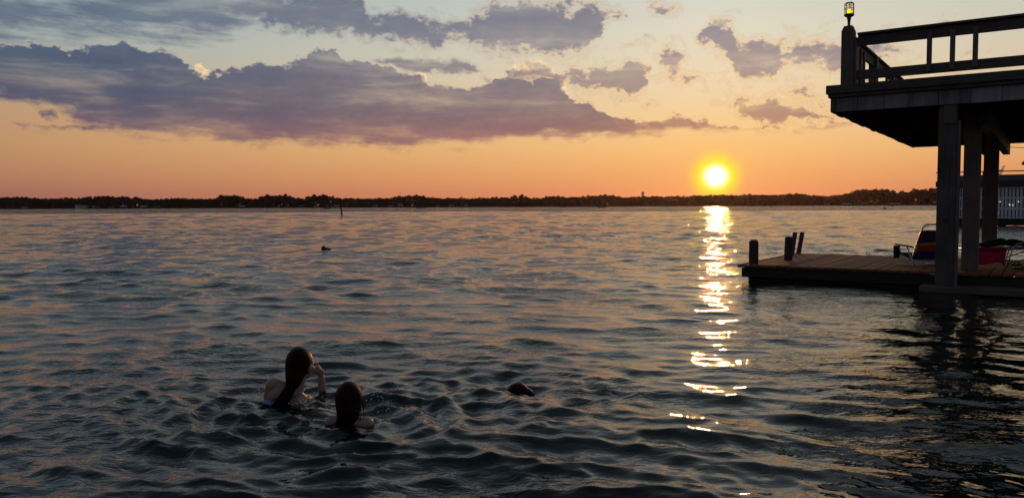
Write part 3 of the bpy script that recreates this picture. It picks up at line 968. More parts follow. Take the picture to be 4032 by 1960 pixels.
# ------------------------------------------------------------------ lounge chair with towel, heap of clothes, sandals
lp = ground_dock(3922, 1052)
lounge = empty('lounge_chair', (lp.x, lp.y, DZT + 0.002), 0, label='aluminium tube lounge chair with a pink sling standing behind the boathouse posts', cat='chair')
lounge.rotation_euler = (0, 0, R(-10))
for s in (0, 1):
    y_ = 0.02 + s * 0.56
    tube('side_rail', [(-0.34, y_, 0.27), (0.20, y_, 0.275), (0.75, y_, 0.29), (1.30, y_, 0.30)], 0.012, M_TUBE, lounge, 8)
    tube('leg', [(0.17, y_, 0.012), (0.20, y_, 0.15), (0.24, y_, 0.30), (0.30, y_, 0.365), (0.42, y_, 0.385), (0.62, y_, 0.375), (0.72, y_, 0.34)], 0.011, M_TUBE, lounge, 8)
    tube('leg', [(0.12, y_, 0.012), (0.15, y_, 0.15), (0.19, y_, 0.275)], 0.010, M_TUBE, lounge, 8)
    tube('leg', [(0.16, y_, 0.09), (0.26, y_, 0.085), (0.40, y_, 0.12), (0.60, y_, 0.20), (0.85, y_, 0.285)], 0.010, M_TUBE, lounge, 8)
    tube('leg', [(-0.26, y_, 0.012), (-0.28, y_, 0.27)], 0.011, M_TUBE, lounge, 8)
    tube('leg', [(1.20, y_, 0.012), (1.16, y_, 0.295)], 0.011, M_TUBE, lounge, 8)
for x_ in (-0.34, 1.30):
    tube('cross_bar', [(x_, 0.02, 0.27 if x_ < 0 else 0.30), (x_, 0.58, 0.27 if x_ < 0 else 0.30)], 0.012, M_TUBE, lounge, 8)
sl = sling([(-0.33 + 1.62 * s, 0.272 + 0.028 * s) for s in np.linspace(0, 1, 12)], 0.55, sag=0.03)
so = link('sling', sl, plain('pale_sling_fabric', (0.38, 0.30, 0.34, 1), 0.8), lounge, (0, 0.30, 0.008))


def towel_mesh():
    bm = bmesh.new()
    nx, nz = 26, 16
    rows = []
    for j in range(nz + 1):
        s = j / nz
        row = []
        for i in range(nx + 1):
            f = i / nx
            x = -0.38 + 0.57 * f - 0.02 * s * math.sin(f * 9) + (0.0 if f < 0.8 else -0.10 * s * (f - 0.8) / 0.2)
            if s < 0.35:                      # lies over the seat
                q = s / 0.35
                y, z = 0.30 - 0.30 * q, 0.302 + 0.010 * math.sin(f * 14 + q * 3) - 0.005 * q
            else:                             # hangs down the side
                q = (s - 0.35) / 0.65
                drop = 0.245 + 0.02 * math.sin(f * 7)
                y = -0.012 - 0.030 * q - 0.016 * math.sin(f * 19 + 1) * q
                z = 0.300 - drop * q
            row.append(bm.verts.new((x, y, z)))
        rows.append(row)
    for a, b in zip(rows, rows[1:]):
        for i in range(nx):
            bm.faces.new((a[i], a[i + 1], b[i + 1], b[i]))
    bmesh.ops.solidify(bm, geom=list(bm.faces), thickness=0.005)
    return bm_mesh(bm, smooth=True)


towel = link('beach_towel', towel_mesh(), plain('pink_towel', (0.42, 0.025, 0.115, 1), 0.9, var=0.18, scale=5, bmp=0.3), None, lounge.location, (0, 0, R(-10)))
tag(towel, label='bright pink beach towel hanging over the side of the lounge chair', cat='towel')


def blob_mesh(parts, voxel=0.02, smooth_it=6, noise_amp=0.0, seed=0, tail=None):
    """join ellipsoids (c, r) and tapered limbs (p, q, rp, rq) into one continuous surface"""
    bm = bmesh.new()
    for p in parts:
        if len(p) == 2:
            c, r = p
            g = bmesh.ops.create_icosphere(bm, subdivisions=3, radius=1.0)
            r = r if isinstance(r, (tuple, list)) else (r, r, r)
            if len(r) == 4:
                rot = r[3]
            else:
                rot = None
            for v in g['verts']:
                q = Vector((v.co.x * r[0], v.co.y * r[1], v.co.z * r[2]))
                if rot is not None: q = rot @ q
                v.co = q + Vector(c)
        else:
            a, b, ra, rb = p
            tmp = bmesh.new()
            for c, r in ((a, ra), (b, rb)):
                g = bmesh.ops.create_icosphere(tmp, subdivisions=2, radius=r)
                for v in g['verts']: v.co += Vector(c)
            h = bmesh.ops.convex_hull(tmp, input=list(tmp.verts))
            inner = [e for e in h['geom_interior'] if isinstance(e, bmesh.types.BMVert)]
            bmesh.ops.delete(tmp, geom=inner, context='VERTS')
            mt = bpy.data.meshes.new('tmp')
            tmp.to_mesh(mt)
            tmp.free()
            bm.from_mesh(mt)
            bpy.data.meshes.remove(mt)
    me = bm_mesh(bm)
    o = bpy.data.objects.new('tmp', me)
    col.objects.link(o)
    md = o.modifiers.new('r', 'REMESH')
    md.mode = 'VOXEL'
    md.voxel_size = voxel
    ms = o.modifiers.new('s', 'SMOOTH')
    ms.iterations = smooth_it
    ms.factor = 0.5
    dg = bpy.context.evaluated_depsgraph_get()
    out = bpy.data.meshes.new_from_object(o.evaluated_get(dg))
    bpy.data.objects.remove(o)
    bpy.data.meshes.remove(me)
    out.polygons.foreach_set('use_smooth', [True] * len(out.polygons))
    return out


heap = blob_mesh([((-0.22, 0.22, 0.34), (0.16, 0.10, 0.035)), ((0.02, 0.24, 0.36), (0.13, 0.11, 0.055)), ((0.14, 0.24, 0.385), (0.10, 0.10, 0.060)),
                  ((0.34, 0.26, 0.37), (0.15, 0.12, 0.060)), ((0.58, 0.26, 0.345), (0.20, 0.12, 0.035)), ((-0.05, 0.2, 0.34), (0.30, 0.12, 0.025)),
                  ((0.8, 0.26, 0.335), (0.15, 0.1, 0.025))], 0.012, 4)
hp = link('clothes_heap', heap, plain('black_cloth', (0.012, 0.011, 0.012, 1), 0.9, bmp=0.8, scale=14), None, lounge.location, (0, 0, R(-10)))
tag(hp, label='heap of black clothes lying on top of the lounge chair', cat='clothes')


def sandal(x, y, rz, label):
    p = ground_dock(x, y)
    o = empty('flip_flop', (p.x, p.y, DZT + 0.004), rz, label=label, cat='sandal')
    bm = bmesh.new()
    n = 18
    ring = []
    for k in range(n):
        q = 2 * math.pi * k / n
        w_ = 0.045 * (1.0 + 0.18 * math.cos(q)) * math.sin(q)
        ring.append(bm.verts.new((0.125 * math.cos(q), w_, 0)))
    f = bm.faces.new(ring)
    ex = bmesh.ops.extrude_face_region(bm, geom=[f])
    for v in ex['geom']:
        if isinstance(v, bmesh.types.BMVert): v.co.z += 0.018
    link('sole', bm_mesh(bm), plain('dark_rubber', (0.03, 0.02, 0.02, 1), 0.8), o)
    tube('strap', bez((-0.02, -0.04, 0.018), (0.02, -0.02, 0.06), (0.04, 0.0, 0.05), (0.075, 0, 0.018), 8), 0.005, M_DARK, o, 6)
    tube('strap', bez((-0.02, 0.04, 0.018), (0.02, 0.02, 0.06), (0.04, 0.0, 0.05), (0.075, 0, 0.018), 8), 0.005, M_DARK, o, 6)


sandal(4001, 1044, R(20), 'dark flip-flop lying on the planks beside the lounge chair legs')
sandal(4026, 1061, R(-30), 'dark flip-flop lying on the planks close to the dock front edge')

# ------------------------------------------------------------------ neighbour's boathouse across the slip
M_WHITE = plain('white_painted_timber', (0.76, 0.78, 0.82, 1), 0.6, var=0.12, scale=3)
M_ROOFD = plain('dark_tar_boards', (0.055, 0.052, 0.055, 1), 0.8, var=0.3)
NB0 = at_z(3700, 889, 0)
NB0 = NB0 * (47.4 / NB0.y)
NB0.z = 0
nb = empty('neighbour_boathouse', NB0, DOCK_RZ, label='white slatted boathouse with flat railed roof across the slip', cat='boathouse')
NL = 9.0
box('skirt_beam', 0, NL, -0.03, 0.10, 0.03, 0.42, M_DARK, nb, 0.01)
for i in range(4):
    tube('piling', [(0.4 + i * 2.7, 0.2, -2), (0.4 + i * 2.7, 0.2, 0.40)], 0.13, M_DARK, nb, 12)
    tube('piling', [(0.4 + i * 2.7, 4.6, -2), (0.4 + i * 2.7, 4.6, 2.3)], 0.13, M_DARK, nb, 12)
box('floor', 0, NL, 0.11, 5.0, 0.36, 0.42, M_DARK, nb)
pk = box_mesh(-0.062, 0.062, -0.012, 0.012, -0.885, 0.885, 0.0)
pk.materials.append(M_WHITE)
x_ = 0.08
while x_ < NL - 0.1:
    link('picket', pk, None, nb, (x_, 0.0, 1.315 + random.uniform(-.01, .01)), (0, random.uniform(-.006, .006), 0))
    x_ += 0.182
for (z0, z1) in ((0.43, 0.52), (0.93, 1.05), (1.55, 1.67), (2.17, 2.27)):
    box('cross_rail', 0, NL, 0.014, 0.05, z0, z1, M_WHITE, nb, 0.003)
box('corner_post', -0.10, 0.0, -0.02, 0.08, 0.42, 2.27, M_WHITE, nb)
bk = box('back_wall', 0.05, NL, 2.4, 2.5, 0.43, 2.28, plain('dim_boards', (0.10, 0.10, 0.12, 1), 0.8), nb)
box('roof_beam', -0.25, NL, -0.20, 5.2, 2.28, 2.62, M_ROOFD, nb, 0.01)
box('roof_parapet', -0.15, NL, 0.05, 0.20, 2.623, 2.95, plain('grey_parapet', (0.16, 0.14, 0.135, 1), 0.8, var=0.35), nb, 0.01)
tube('rail', [(-0.25, -0.12, 3.14), (NL, -0.12, 3.14)], 0.032, M_PILE, nb, 8)
for x_ in (0.1, 2.2, 4.65, 6.9, 8.8):
    box('rail_post', x_ - 0.04, x_ + 0.04, -0.26, -0.19, 2.45, 3.12, M_PILE, nb)
mbw = emit('white_glint_glow', (0.85, 0.9, 1.0, 1), 2.2)
sph = bmesh.new()
bmesh.ops.create_icosphere(sph, subdivisions=2, radius=0.017)
sm = bm_mesh(sph, smooth=True)
sm.materials.append(mbw)
for (px_, py_) in ((3938, 794), (3975, 806), (3987, 808), (4011, 794), (3926, 837)):
    d_ = at_y(px_, py_, 46.0)
    q = ro @ (d_ - NB0)
    # glowing beads just in front of the slats, added to imitate pale glints
    f_ = ro @ (at_y(px_, py_, 45.0) - NB0)
    s_ = (q.y + 0.05) / (q.y - f_.y) if abs(q.y - f_.y) > 1e-6 else 0
    pt = q + (f_ - q) * s_
    link('glint_bead', sm, None, nb, pt)
# white folding chair on its roof
fc = nb.matrix_basis @ Vector((0, 0, 0))
q0 = at_y(3932, 700, 46.3)
wch = empty('folding_chair', (q0.x, q0.y, 2.625), R(-20), label='white folding chair standing on the neighbouring boathouse roof', cat='chair')
for s in (-1, 1):
    tube('side_frame', [(-0.30, s * 0.22, 0.0), (0.10, s * 0.22, 0.42), (0.26, s * 0.22, 0.86)], 0.018, M_WHITE, wch, 6)
    tube('leg', [(0.18, s * 0.22, 0.0), (-0.22, s * 0.22, 0.42)], 0.016, M_WHITE, wch, 6)
    tube('armrest', [(-0.24, s * 0.24, 0.60), (0.17, s * 0.24, 0.60)], 0.018, M_WHITE, wch, 6)
box('seat', -0.24, 0.14, -0.22, 0.22, 0.40, 0.425, M_WHITE, wch)
for z_ in (0.55, 0.68, 0.82):
    box('back_slat', 0.10 + (z_ - 0.42) * 0.36, 0.12 + (z_ - 0.42) * 0.36, -0.22, 0.22, z_ - 0.035, z_ + 0.035, M_WHITE, wch)
# pole lamp at the corner of that roof
q1 = at_y(4031, 700, 45.2)
pl = empty('pole_lamp', (q1.x + 0.10, q1.y, 2.625), 0, label='dark rounded lamp on a pole above the neighbouring boathouse roof', cat='lamp')
tube('pole', [(0, 0, 0), (0, 0, 0.85)], 0.03, M_IRON, pl, 8)
link('lamp_head', bm_mesh(lathe_bm(bmesh.new(), [(0.05, 0.84), (0.20, 0.86), (0.22, 0.93), (0.17, 1.03), (0.08, 1.10), (0.01, 1.12)], 16), smooth=True), M_IRON, pl)

# ------------------------------------------------------------------ far shore
SH = [(-2600, 1250), (-1500, 1200), (-700, 1180), (-200, 1170), (200, 1150), (420, 1090), (560, 990), (700, 900), (900, 820), (1400, 700), (2600, 500)]


def shore_dist(px_):
    """point where the viewing direction of this pixel column meets the shoreline"""
    d = ray(px_, 812)
    az_ = d.x / d.y
    for (x0, y0), (x1, y1) in zip(SH, SH[1:]):
        # solve x = az*y on the segment
        den = (x1 - x0) - az_ * (y1 - y0)
        s = (az_ * y0 - x0) / den
        if 0 <= s <= 1:
            return Vector((x0 + s * (x1 - x0), y0 + s * (y1 - y0), 0))
    return Vector((0, 1150, 0))


bm = bmesh.new()
front, mid, rear = [], [], []
xs_ = np.linspace(-2500, 2500, 120)
for x in xs_:
    y = np.interp(x, [p[0] for p in SH], [p[1] for p in SH]) + 4 * math.sin(x * 0.05) + 3 * math.sin(x * 0.13)
    front.append(bm.verts.new((x, y, -0.8)))
    mid.append(bm.verts.new((x, y + 6, 1.1)))
    rear.append(bm.verts.new((x, y + 1100, 3.0)))
for i in range(len(xs_) - 1):
    bm.faces.new((front[i], front[i + 1], mid[i + 1], mid[i]))
    bm.faces.new((mid[i], mid[i + 1], rear[i + 1], rear[i]))
shore = link('far_shore', bm_mesh(bm), plain('shore_ground', (0.05, 0.045, 0.03, 1), 0.95, scale=0.05))
tag(shore, kind='structure')
bm = bmesh.new()
bmesh.ops.create_grid(bm, x_segments=2, y_segments=2, size=2800)
bed = link('lake_bed', bm_mesh(bm), plain('lake_mud', (0.03, 0.028, 0.02, 1), 0.95), None, (0, 0, -2.3))
tag(bed, kind='structure')

M_LEAF, ntl, pl_ = mat_new('far_foliage')
inf = ntl.nodes.new('ShaderNodeObjectInfo')
lc = ramp(ntl, S(ntl, inf.outputs['Random']), [(0.0, (0.030, 0.042, 0.016, 1)), (0.5, (0.045, 0.055, 0.022, 1)), (1.0, (0.055, 0.050, 0.025, 1))])
ntl.links.new(lc.k, pl_.inputs['Base Color'])
pl_.inputs['Roughness'].default_value = 0.8
M_BARK = plain('far_bark', (0.07, 0.055, 0.04, 1), 0.9)


def leaf_quads(bm, c, r, n, size, rr):
    for _ in range(n):
        while True:
            p = Vector((rr.uniform(-1, 1), rr.uniform(-1, 1), rr.uniform(-1, 1)))
            if p.length < 1: break
        p = Vector(c) + Vector((p.x * r[0], p.y * r[1], p.z * r[2]))
        s = size * rr.uniform(0.6, 1.3)
        e = Euler((rr.uniform(0, 6.28), rr.uniform(0, 6.28), rr.uniform(0, 6.28))).to_matrix()
        vs = [bm.verts.new(p + e @ Vector(q) * s) for q in ((-1, -.6, 0), (1, -.6, .2), (.9, .7, 0), (-.8, .6, -.2))]
        bm.faces.new(vs)


def crown_broad(seed):
    rr = random.Random(seed)
    bm = bmesh.new()
    for _ in range(rr.randint(9, 13)):
        z = rr.uniform(0.34, 0.90)
        spread = 0.30 * math.sqrt(max(0.05, 1 - ((z - 0.55) / 0.42) ** 2))
        a = rr.uniform(0, 6.28)
        d = rr.uniform(0.2, 1.0) * spread
        r = rr.uniform(0.09, 0.16)
        leaf_quads(bm, (d * math.cos(a), d * math.sin(a), z), (r * 1.25, r * 1.25, r * 0.85), 46, 0.050, rr)
    return bm_mesh(bm)


def crown_pine(seed):
    rr = random.Random(seed)
    bm = bmesh.new()
    for i in range(10):
        z = 0.45 + 0.53 * (i / 9)
        for _ in range(2):
            a = rr.uniform(0, 6.28)
            d = rr.uniform(0.04, 0.19) * (1.15 - (z - 0.45) * 1.1)
            r = rr.uniform(0.05, 0.085)
            leaf_quads(bm, (d * math.cos(a), d * math.sin(a), z), (r * 1.5, r * 1.5, r * 0.7), 24, 0.036, rr)
    return bm_mesh(bm)


def trunk_mesh(seed, h):
    rr = random.Random(seed)
    bm = bmesh.new()
    tube_bm(bm, [(0, 0, -0.02), (0.004, 0, 0.2), (rr.uniform(-.02, .02), 0, h * 0.6), (rr.uniform(-.02, .02), rr.uniform(-.02, .02), h)], [0.024, 0.018, 0.013, 0.005], 6)
    for k in range(4):
        a = rr.uniform(0, 6.28)
        z = h * rr.uniform(0.45, 0.8)
        tube_bm(bm, [(0, 0, z), (0.12 * math.cos(a), 0.12 * math.sin(a), z + 0.10), (0.2 * math.cos(a), 0.2 * math.sin(a), z + 0.14)], [0.010, 0.006, 0.003], 5)
    return bm_mesh(bm)


CROWNS = [crown_broad(i) for i in range(5)] + [crown_pine(20 + i) for i in range(4)]
TRUNKS = [trunk_mesh(40 + i, 0.75) for i in range(5)] + [trunk_mesh(60 + i, 0.93) for i in range(4)]
for m_ in CROWNS: m_.materials.append(M_LEAF)
for m_ in TRUNKS: m_.materials.append(M_BARK)
PROF = [(-700, 40), (0, 41), (100, 44), (160, 38), (250, 40), (320, 39), (350, 44), (420, 47), (450, 44), (480, 46), (520, 40), (540, 44), (570, 34), (640, 36), (690, 40), (740, 37), (855, 36),
        (868, 48), (910, 51), (945, 48), (965, 36), (1020, 37), (1030, 48), (1085, 52), (1140, 49), (1160, 38), (1200, 38), (1215, 46), (1270, 50), (1300, 47), (1320, 38), (1400, 36),
        (1450, 36), (1500, 37), (1545, 38), (1570, 44), (1600, 46), (1650, 50), (1668, 44), (1690, 36), (1705, 42), (1730, 36), (1800, 37), (1860, 34), (1900, 36), (1950, 38), (1990, 42), (2010, 34),
        (2022, 46), (2040, 34), (2052, 48), (2080, 38), (2110, 33), (2160, 40), (2200, 40), (2250, 38), (2300, 40), (2345, 44), (2380, 46), (2420, 44), (2450, 36), (2520, 40), (2560, 42), (2600, 38),
        (2680, 40), (2750, 42), (2800, 44), (2850, 45), (2900, 41), (2960, 45), (3010, 42), (3060, 43), (3120, 47), (3150, 48), (3180, 40), (3260, 36), (3300, 42), (3340, 44), (3360, 58), (3400, 60), (3440, 62), (3480, 60),
        (3520, 56), (3535, 44), (3550, 54), (3580, 48), (3598, 64), (3620, 54), (3660, 62), (3700, 60), (3800, 58), (3900, 60), (4100, 56), (4700, 55)]
prx, prh = [p[0] for p in PROF], [p[1] for p in PROF]
TREES = random.Random(3)
count = 0


def add_tree(px_, hpx, back, lab, kind):
    b = shore_dist(px_)
    d = Vector((b.x, b.y, 0)).normalized()
    p = b + d * back
    h = hpx * (b.length + back) / FPX * math.cos(math.atan2(b.x, b.y))
    i = TREES.randrange(5) if kind == 0 else 5 + TREES.randrange(4)
    o = empty('broadleaf_tree' if kind == 0 else 'pine_tree', (p.x, p.y, 0.9), TREES.uniform(0, 6.28), label=lab, cat='tree', group='trees along the far shore')
    ws = h * TREES.uniform(0.95, 1.25)
    o.scale = (ws, ws, h)
    link('trunk', TRUNKS[i], None, o)
    link('crown', CROWNS[i], None, o)


MARKS = [(322, 70, 'behind the large white two storey house'), (566, 45, 'behind the pale boathouses of the low wooded stretch'), (905, 50, 'in the first tall grove past the low wooded stretch'),
         (1085, 60, 'in the broad tall grove between two lower gaps'), (1258, 48, 'in the third tall grove along the shore'), (1577, 62, 'by the radio mast and gabled houses'),
         (1655, 30, 'in the rounded clump beside the radio mast'), (1778, 60, 'behind the gabled houses past the rounded clump'), (2022, 9, 'standing first of a pair above the low wood'),
         (2052, 9, 'standing second of a pair above the low wood'), (2380, 60, 'in the higher stand before the water tower'), (2531, 50, 'close under the water tower'),
         (3430, 95, 'in the tall grove by the pale roofed boathouses'), (3600, 40, 'at the end of the tall grove beside the boathouse posts')]


def tree_label(px_, kind, n):
    nm = 'dark pine tree' if kind else 'dark broadleaf tree'
    for (q, r, txt) in MARKS:
        if abs(px_ - q) <= r: return nm + ' ' + txt
    return ('dark pine tree rising from the low wood of the far shore' if kind else 'dark broadleaf tree in the low wood of the far shore')


px_ = -30.0
while px_ < 3700:
    hh = np.interp(px_, prx, prh)
    kind = 1 if (TREES.random() < 0.30 or any(abs(px_ - q) < 9 for q in (2022, 2052, 545, 480, 3598))) else 0
    add_tree(px_, (hh - 1.0) * TREES.uniform(0.93, 1.05), TREES.uniform(4, 22), tree_label(px_, kind, 0), kind)
    px_ += TREES.uniform(13, 21)
# the wood behind, one mass
bm = bmesh.new()
rr = random.Random(9)
for px_ in list(np.arange(-420, 4300, 5.0)) + list(np.arange(-1900, -420, 8.0)) + list(np.arange(4300, 5900, 8.0)):
    hh = np.interp(px_, prx, prh)
    b = shore_dist(px_)
    d = Vector((b.x, b.y, 0)).normalized()
    for k in range(9):
        bk_ = rr.uniform(16, 60)
        p = b + d * bk_
        H = (hh - 4.5) * (b.length + bk_) / FPX
        f_ = (k + rr.uniform(0, 1)) / 9
        leaf_quads(bm, (p.x + rr.uniform(-2, 2), p.y, H * (0.06 + 0.90 * f_) + 0.4), (2.6, 2.6, 1.5), 7, 1.35, rr)
    # low shrubs along the bank
    p = b + d * rr.uniform(1, 14)
    leaf_quads(bm, (p.x, p.y, 1.2 + rr.uniform(0, 1.6)), (2.0, 2.0, 1.1), 6, 0.8, rr)
wood_mass = link('far_wood', bm_mesh(bm), M_LEAF)
tag(wood_mass, label='dense dark woodland behind the far shore', cat='woodland', kind='stuff')

# ---- houses and small boathouses on the far shore
M_WALLS = [plain('pale_house_wall', (0.60, 0.62, 0.66, 1), 0.7, var=0.08, scale=0.4), plain('grey_house_wall', (0.34, 0.34, 0.36, 1), 0.7, var=0.1, scale=0.4)]
M_ROOF = plain('shingle_roof', (0.20, 0.20, 0.22, 1), 0.8, var=0.2, scale=0.6)
M_PANE = plain('dark_window_glass', (0.02, 0.025, 0.03, 1), 0.1)


def shore_house(px_, w_px, h_px, wall, label, hall=True, back=3.0, roof_c=None):
    b = shore_dist(px_)
    d = Vector((b.x, b.y, 0)).normalized()
    p = b + d * back
    D_ = p.length / FPX * math.cos(math.atan2(b.x, b.y)) * 1.0
    w, h = w_px * D_, h_px * D_
    o = empty('shore_house' if hall else 'shore_boathouse', (p.x, p.y, 0.6), -math.atan2(p.x, p.y), label=label, cat='house' if hall else 'boathouse',
              group='buildings along the far shore')
    dp = max(w * 0.7, 3.0)
    eh = h * 0.62
    if hall:
        box('wall', -w / 2, w / 2, 0, dp, -0.8, eh, M_WALLS[wall], o, 0)
        nwin = max(2, int(w / 3.0))
        for i in range(nwin):
            x = -w / 2 + (i + 0.5) * w / nwin
            for z in ((eh * 0.25, eh * 0.7) if eh > 4 else (eh * 0.5,)):
                wn = box('window', x - 0.5, x + 0.5, -0.06, 0.0, z - 0.55, z + 0.55, M_WALLS[0], o, 0)
                box('pane', -0.42, 0.42, -0.07, -0.035, -0.47, 0.47, M_PANE, wn, 0)
        box('door', -0.5, 0.5, -0.05, 0.0, 0.0, 2.0, M_PANE, o, 0)
    else:
        for x in (-w / 2 + 0.15, w / 2 - 0.15, 0):
            for y in (0.2, dp - 0.2):
                box('post', x - 0.12, x + 0.12, y - 0.12, y + 0.12, -1.5, eh, M_WALLS[wall], o, 0)
        box('wall', -w / 2, w / 2, dp - 0.1, dp, 0.0, eh, M_ROOFD, o, 0)
        box('dock_floor', -w / 2 - 1, w / 2 + 1, -1.0, dp, -0.35, -0.05, M_GREYX, o, 0)
    bm = bmesh.new()
    ov = 0.35
    pts = [(-w / 2 - ov, -ov, eh), (w / 2 + ov, -ov, eh), (w / 2 + ov, dp + ov, eh), (-w / 2 - ov, dp + ov, eh), (-w / 2 - ov, dp / 2, h), (w / 2 + ov, dp / 2, h)]
    if hall and w_px < 30:
        pts[4], pts[5] = (0, -ov, h), (0, dp + ov, h)
        fs = ((0, 4, 1), (0, 3, 5, 4), (1, 4, 5, 2), (3, 2, 5), (0, 1, 2, 3))
    else:
        fs = ((0, 1, 5, 4), (2, 3, 4, 5), (0, 4, 3), (1, 2, 5), (0, 3, 2, 1))
    vv = [bm.verts.new((x, y, z + 0.02)) for x, y, z in pts]
    for f in fs: bm.faces.new([vv[i] for i in f])
    bmesh.ops.recalc_face_normals(bm, faces=list(bm.faces))
    link('roof', bm_mesh(bm), roof_c or M_ROOF, o)


M_RPALE = plain('pale_metal_roof', (0.50, 0.52, 0.56, 1), 0.5, var=0.1, scale=0.5)
shore_house(322, 46, 15, 0, 'large white two storey house on the wooded far shore', True, 2.0)
for (x, w, h, wl, rc) in ((97, 20, 6, 1, M_RPALE), (380, 22, 6, 1, M_ROOF), (437, 20, 6, 1, M_ROOF), (486, 24, 9, 0, M_RPALE), (566, 22, 9, 0, M_RPALE), (618, 26, 7, 1, M_ROOF),
                          (952, 20, 8, 0, M_RPALE), (1186, 18, 7, 1, M_ROOF), (1246, 16, 6, 1, M_RPALE), (1330, 26, 7, 1, M_RPALE), (3256, 20, 8, 1, M_ROOF), (3334, 34, 7, 1, M_RPALE),
                          (3402, 24, 8, 1, M_ROOF), (3522, 40, 8, 1, M_RPALE)):
    shore_house(x, w, h, wl, 'small open boathouse on posts under the wooded far shore' if rc is M_ROOF else 'small open boathouse with pale metal roof under the far shore', False, -4.0, rc)
for (x, w, h, wl) in ((1477, 20, 11, 1), (1536, 24, 10, 1), (1576, 22, 18, 1), (1726, 16, 11, 1), (1778, 22, 14, 1), (1835, 14, 11, 1)):
    shore_house(x, w, h, wl, 'grey gabled house half hidden in the trees of the far shore', True, 3.0)
# low docks at the foot of the trees
for x in (40, 150, 270, 690, 760, 830, 1010, 1080, 1440, 1640, 1900, 2090):
    b = shore_dist(x)
    d = Vector((b.x, b.y, 0)).normalized()
    p = b - d * 9
    o = empty('shore_dock', (p.x, p.y, 0), -math.atan2(p.x, p.y) + random.uniform(-.2, .2), label='thin low dock reaching out from the far shore', cat='dock', group='docks along the far shore')
    box('deck', -4, 4, -1.2, 1.2, 0.45, 0.62, M_WALLS[1], o, 0)
    box('walkway', -0.7, 0.7, 1.2, 13, 0.45, 0.62, M_WALLS[1], o, 0)
    for q in (-3.7, 3.7):
        box('piling', q - 0.12, q + 0.12, -1.1, -0.86, -2.3, 1.3, M_DARK, o, 0)

# ---- water tower and mast behind the trees
wt = at_y(2531, 812, 1900)
M_TANK = plain('tank_steel', (0.40, 0.36, 0.35, 1), 0.6, var=0.1, scale=0.2)
tower = empty('water_tower', (wt.x, wt.y, 2.0), 0.3, label='water tower with round tank on thin legs above the far treeline', cat='tower')
link('tank', bm_mesh(lathe_bm(bmesh.new(), [(0.5, 24.6), (2.2, 24.9), (3.4, 26.2), (3.75, 27.6), (3.75, 29.4), (3.4, 31.0), (2.3, 32.2), (0.8, 32.8), (0.02, 32.9)], 20), smooth=True), M_TANK, tower)
for k in range(5):
    a = k * 2 * math.pi / 5
    tube('leg', [(3.9 * math.cos(a), 3.9 * math.sin(a), 0), (3.35 * math.cos(a), 3.35 * math.sin(a), 27)], 0.30, M_TANK, tower, 6)
tube('riser_pipe', [(0, 0, 0), (0, 0, 25)], 0.45, M_TANK, tower, 8)
mt = at_y(1577, 812, 1500)
mast = empty('radio_mast', (mt.x, mt.y, 2.0), 0, label='thin radio mast just above the trees of the far shore', cat='mast')
tube('pole', [(0, 0, 0), (0, 0, 27.0)], [0.35, 0.18], M_IRON, mast, 6)
tube('antenna', [(0, 0, 25.5), (0, 0, 29.0)], 0.12, M_IRON, mast, 6)
for q in (10, 18, 25): tube('cross_arm', [(-0.8, 0, q), (0.8, 0, q)], 0.12, M_IRON, mast, 6)

# ---- channel markers, buoys, boats
mk = at_z(1346, 848.5, 0)
o = empty('channel_marker', mk, 0, label='tilted dark channel marker post standing alone in open water', cat='marker')
tube('post', [(-0.05 * 2, 0, -2.2), (0.0, 0, 0), (-0.11, 0, 2.0)], 0.12, M_DARK, o, 10).location = (0, 0, 0)
box('sign_board', -0.24, 0.06, -0.15, -0.10, 1.35, 1.95, M_DARK, o, 0.01)
tube('iron_spike', [(-0.11, 0, 1.98), (-0.13, 0, 2.35)], 0.025, M_IRON, o, 6)
mk = at_z(3039, 818, 0)
o = empty('channel_marker', mk, 0, label='small tilted marker stake far out near the sunlit boats', cat='marker')
tube('post', [(0.03, 0, -2.2), (0.0, 0, 0), (-0.18, 0, 1.25)], 0.13, M_DARK, o, 8)
box('sign_board', -0.42, -0.02, -0.20, -0.15, 0.75, 1.2, M_DARK, o, 0.01)


def hull_mesh(L, Wd, Hh):
    bm = bmesh.new()
    secs = []
    for s in np.linspace(0, 1, 9):
        x = (s - 0.45) * L
        w = Wd / 2 * (1 - max(0, (s - 0.45) / 0.55) ** 2.2) + 0.02
        sheer = Hh * (0.85 + 0.35 * s * s)
        secs.append([bm.verts.new((x, -w, sheer)), bm.verts.new((x, -w * 0.86, 0.12 * Hh)), bm.verts.new((x, 0, -0.35 * Hh * (1 - s ** 3))),
                     bm.verts.new((x, w * 0.86, 0.12 * Hh)), bm.verts.new((x, w, sheer)), bm.verts.new((x, 0, sheer * 0.8))])
    for a, b in zip(secs, secs[1:]):
        for i in range(6):
            bm.faces.new((a[i], b[i], b[(i + 1) % 6], a[(i + 1) % 6]))
    bm.faces.new(secs[0])
    bm.faces.new(secs[-1][::-1])
    bmesh.ops.recalc_face_normals(bm, faces=list(bm.faces))
    return bm_mesh(bm, smooth=False)


HULL = hull_mesh(5.6, 2.1, 0.8)
M_HULL = plain('dull_boat_hull', (0.16, 0.16, 0.18, 1), 0.4)
HULL.materials.append(M_HULL)


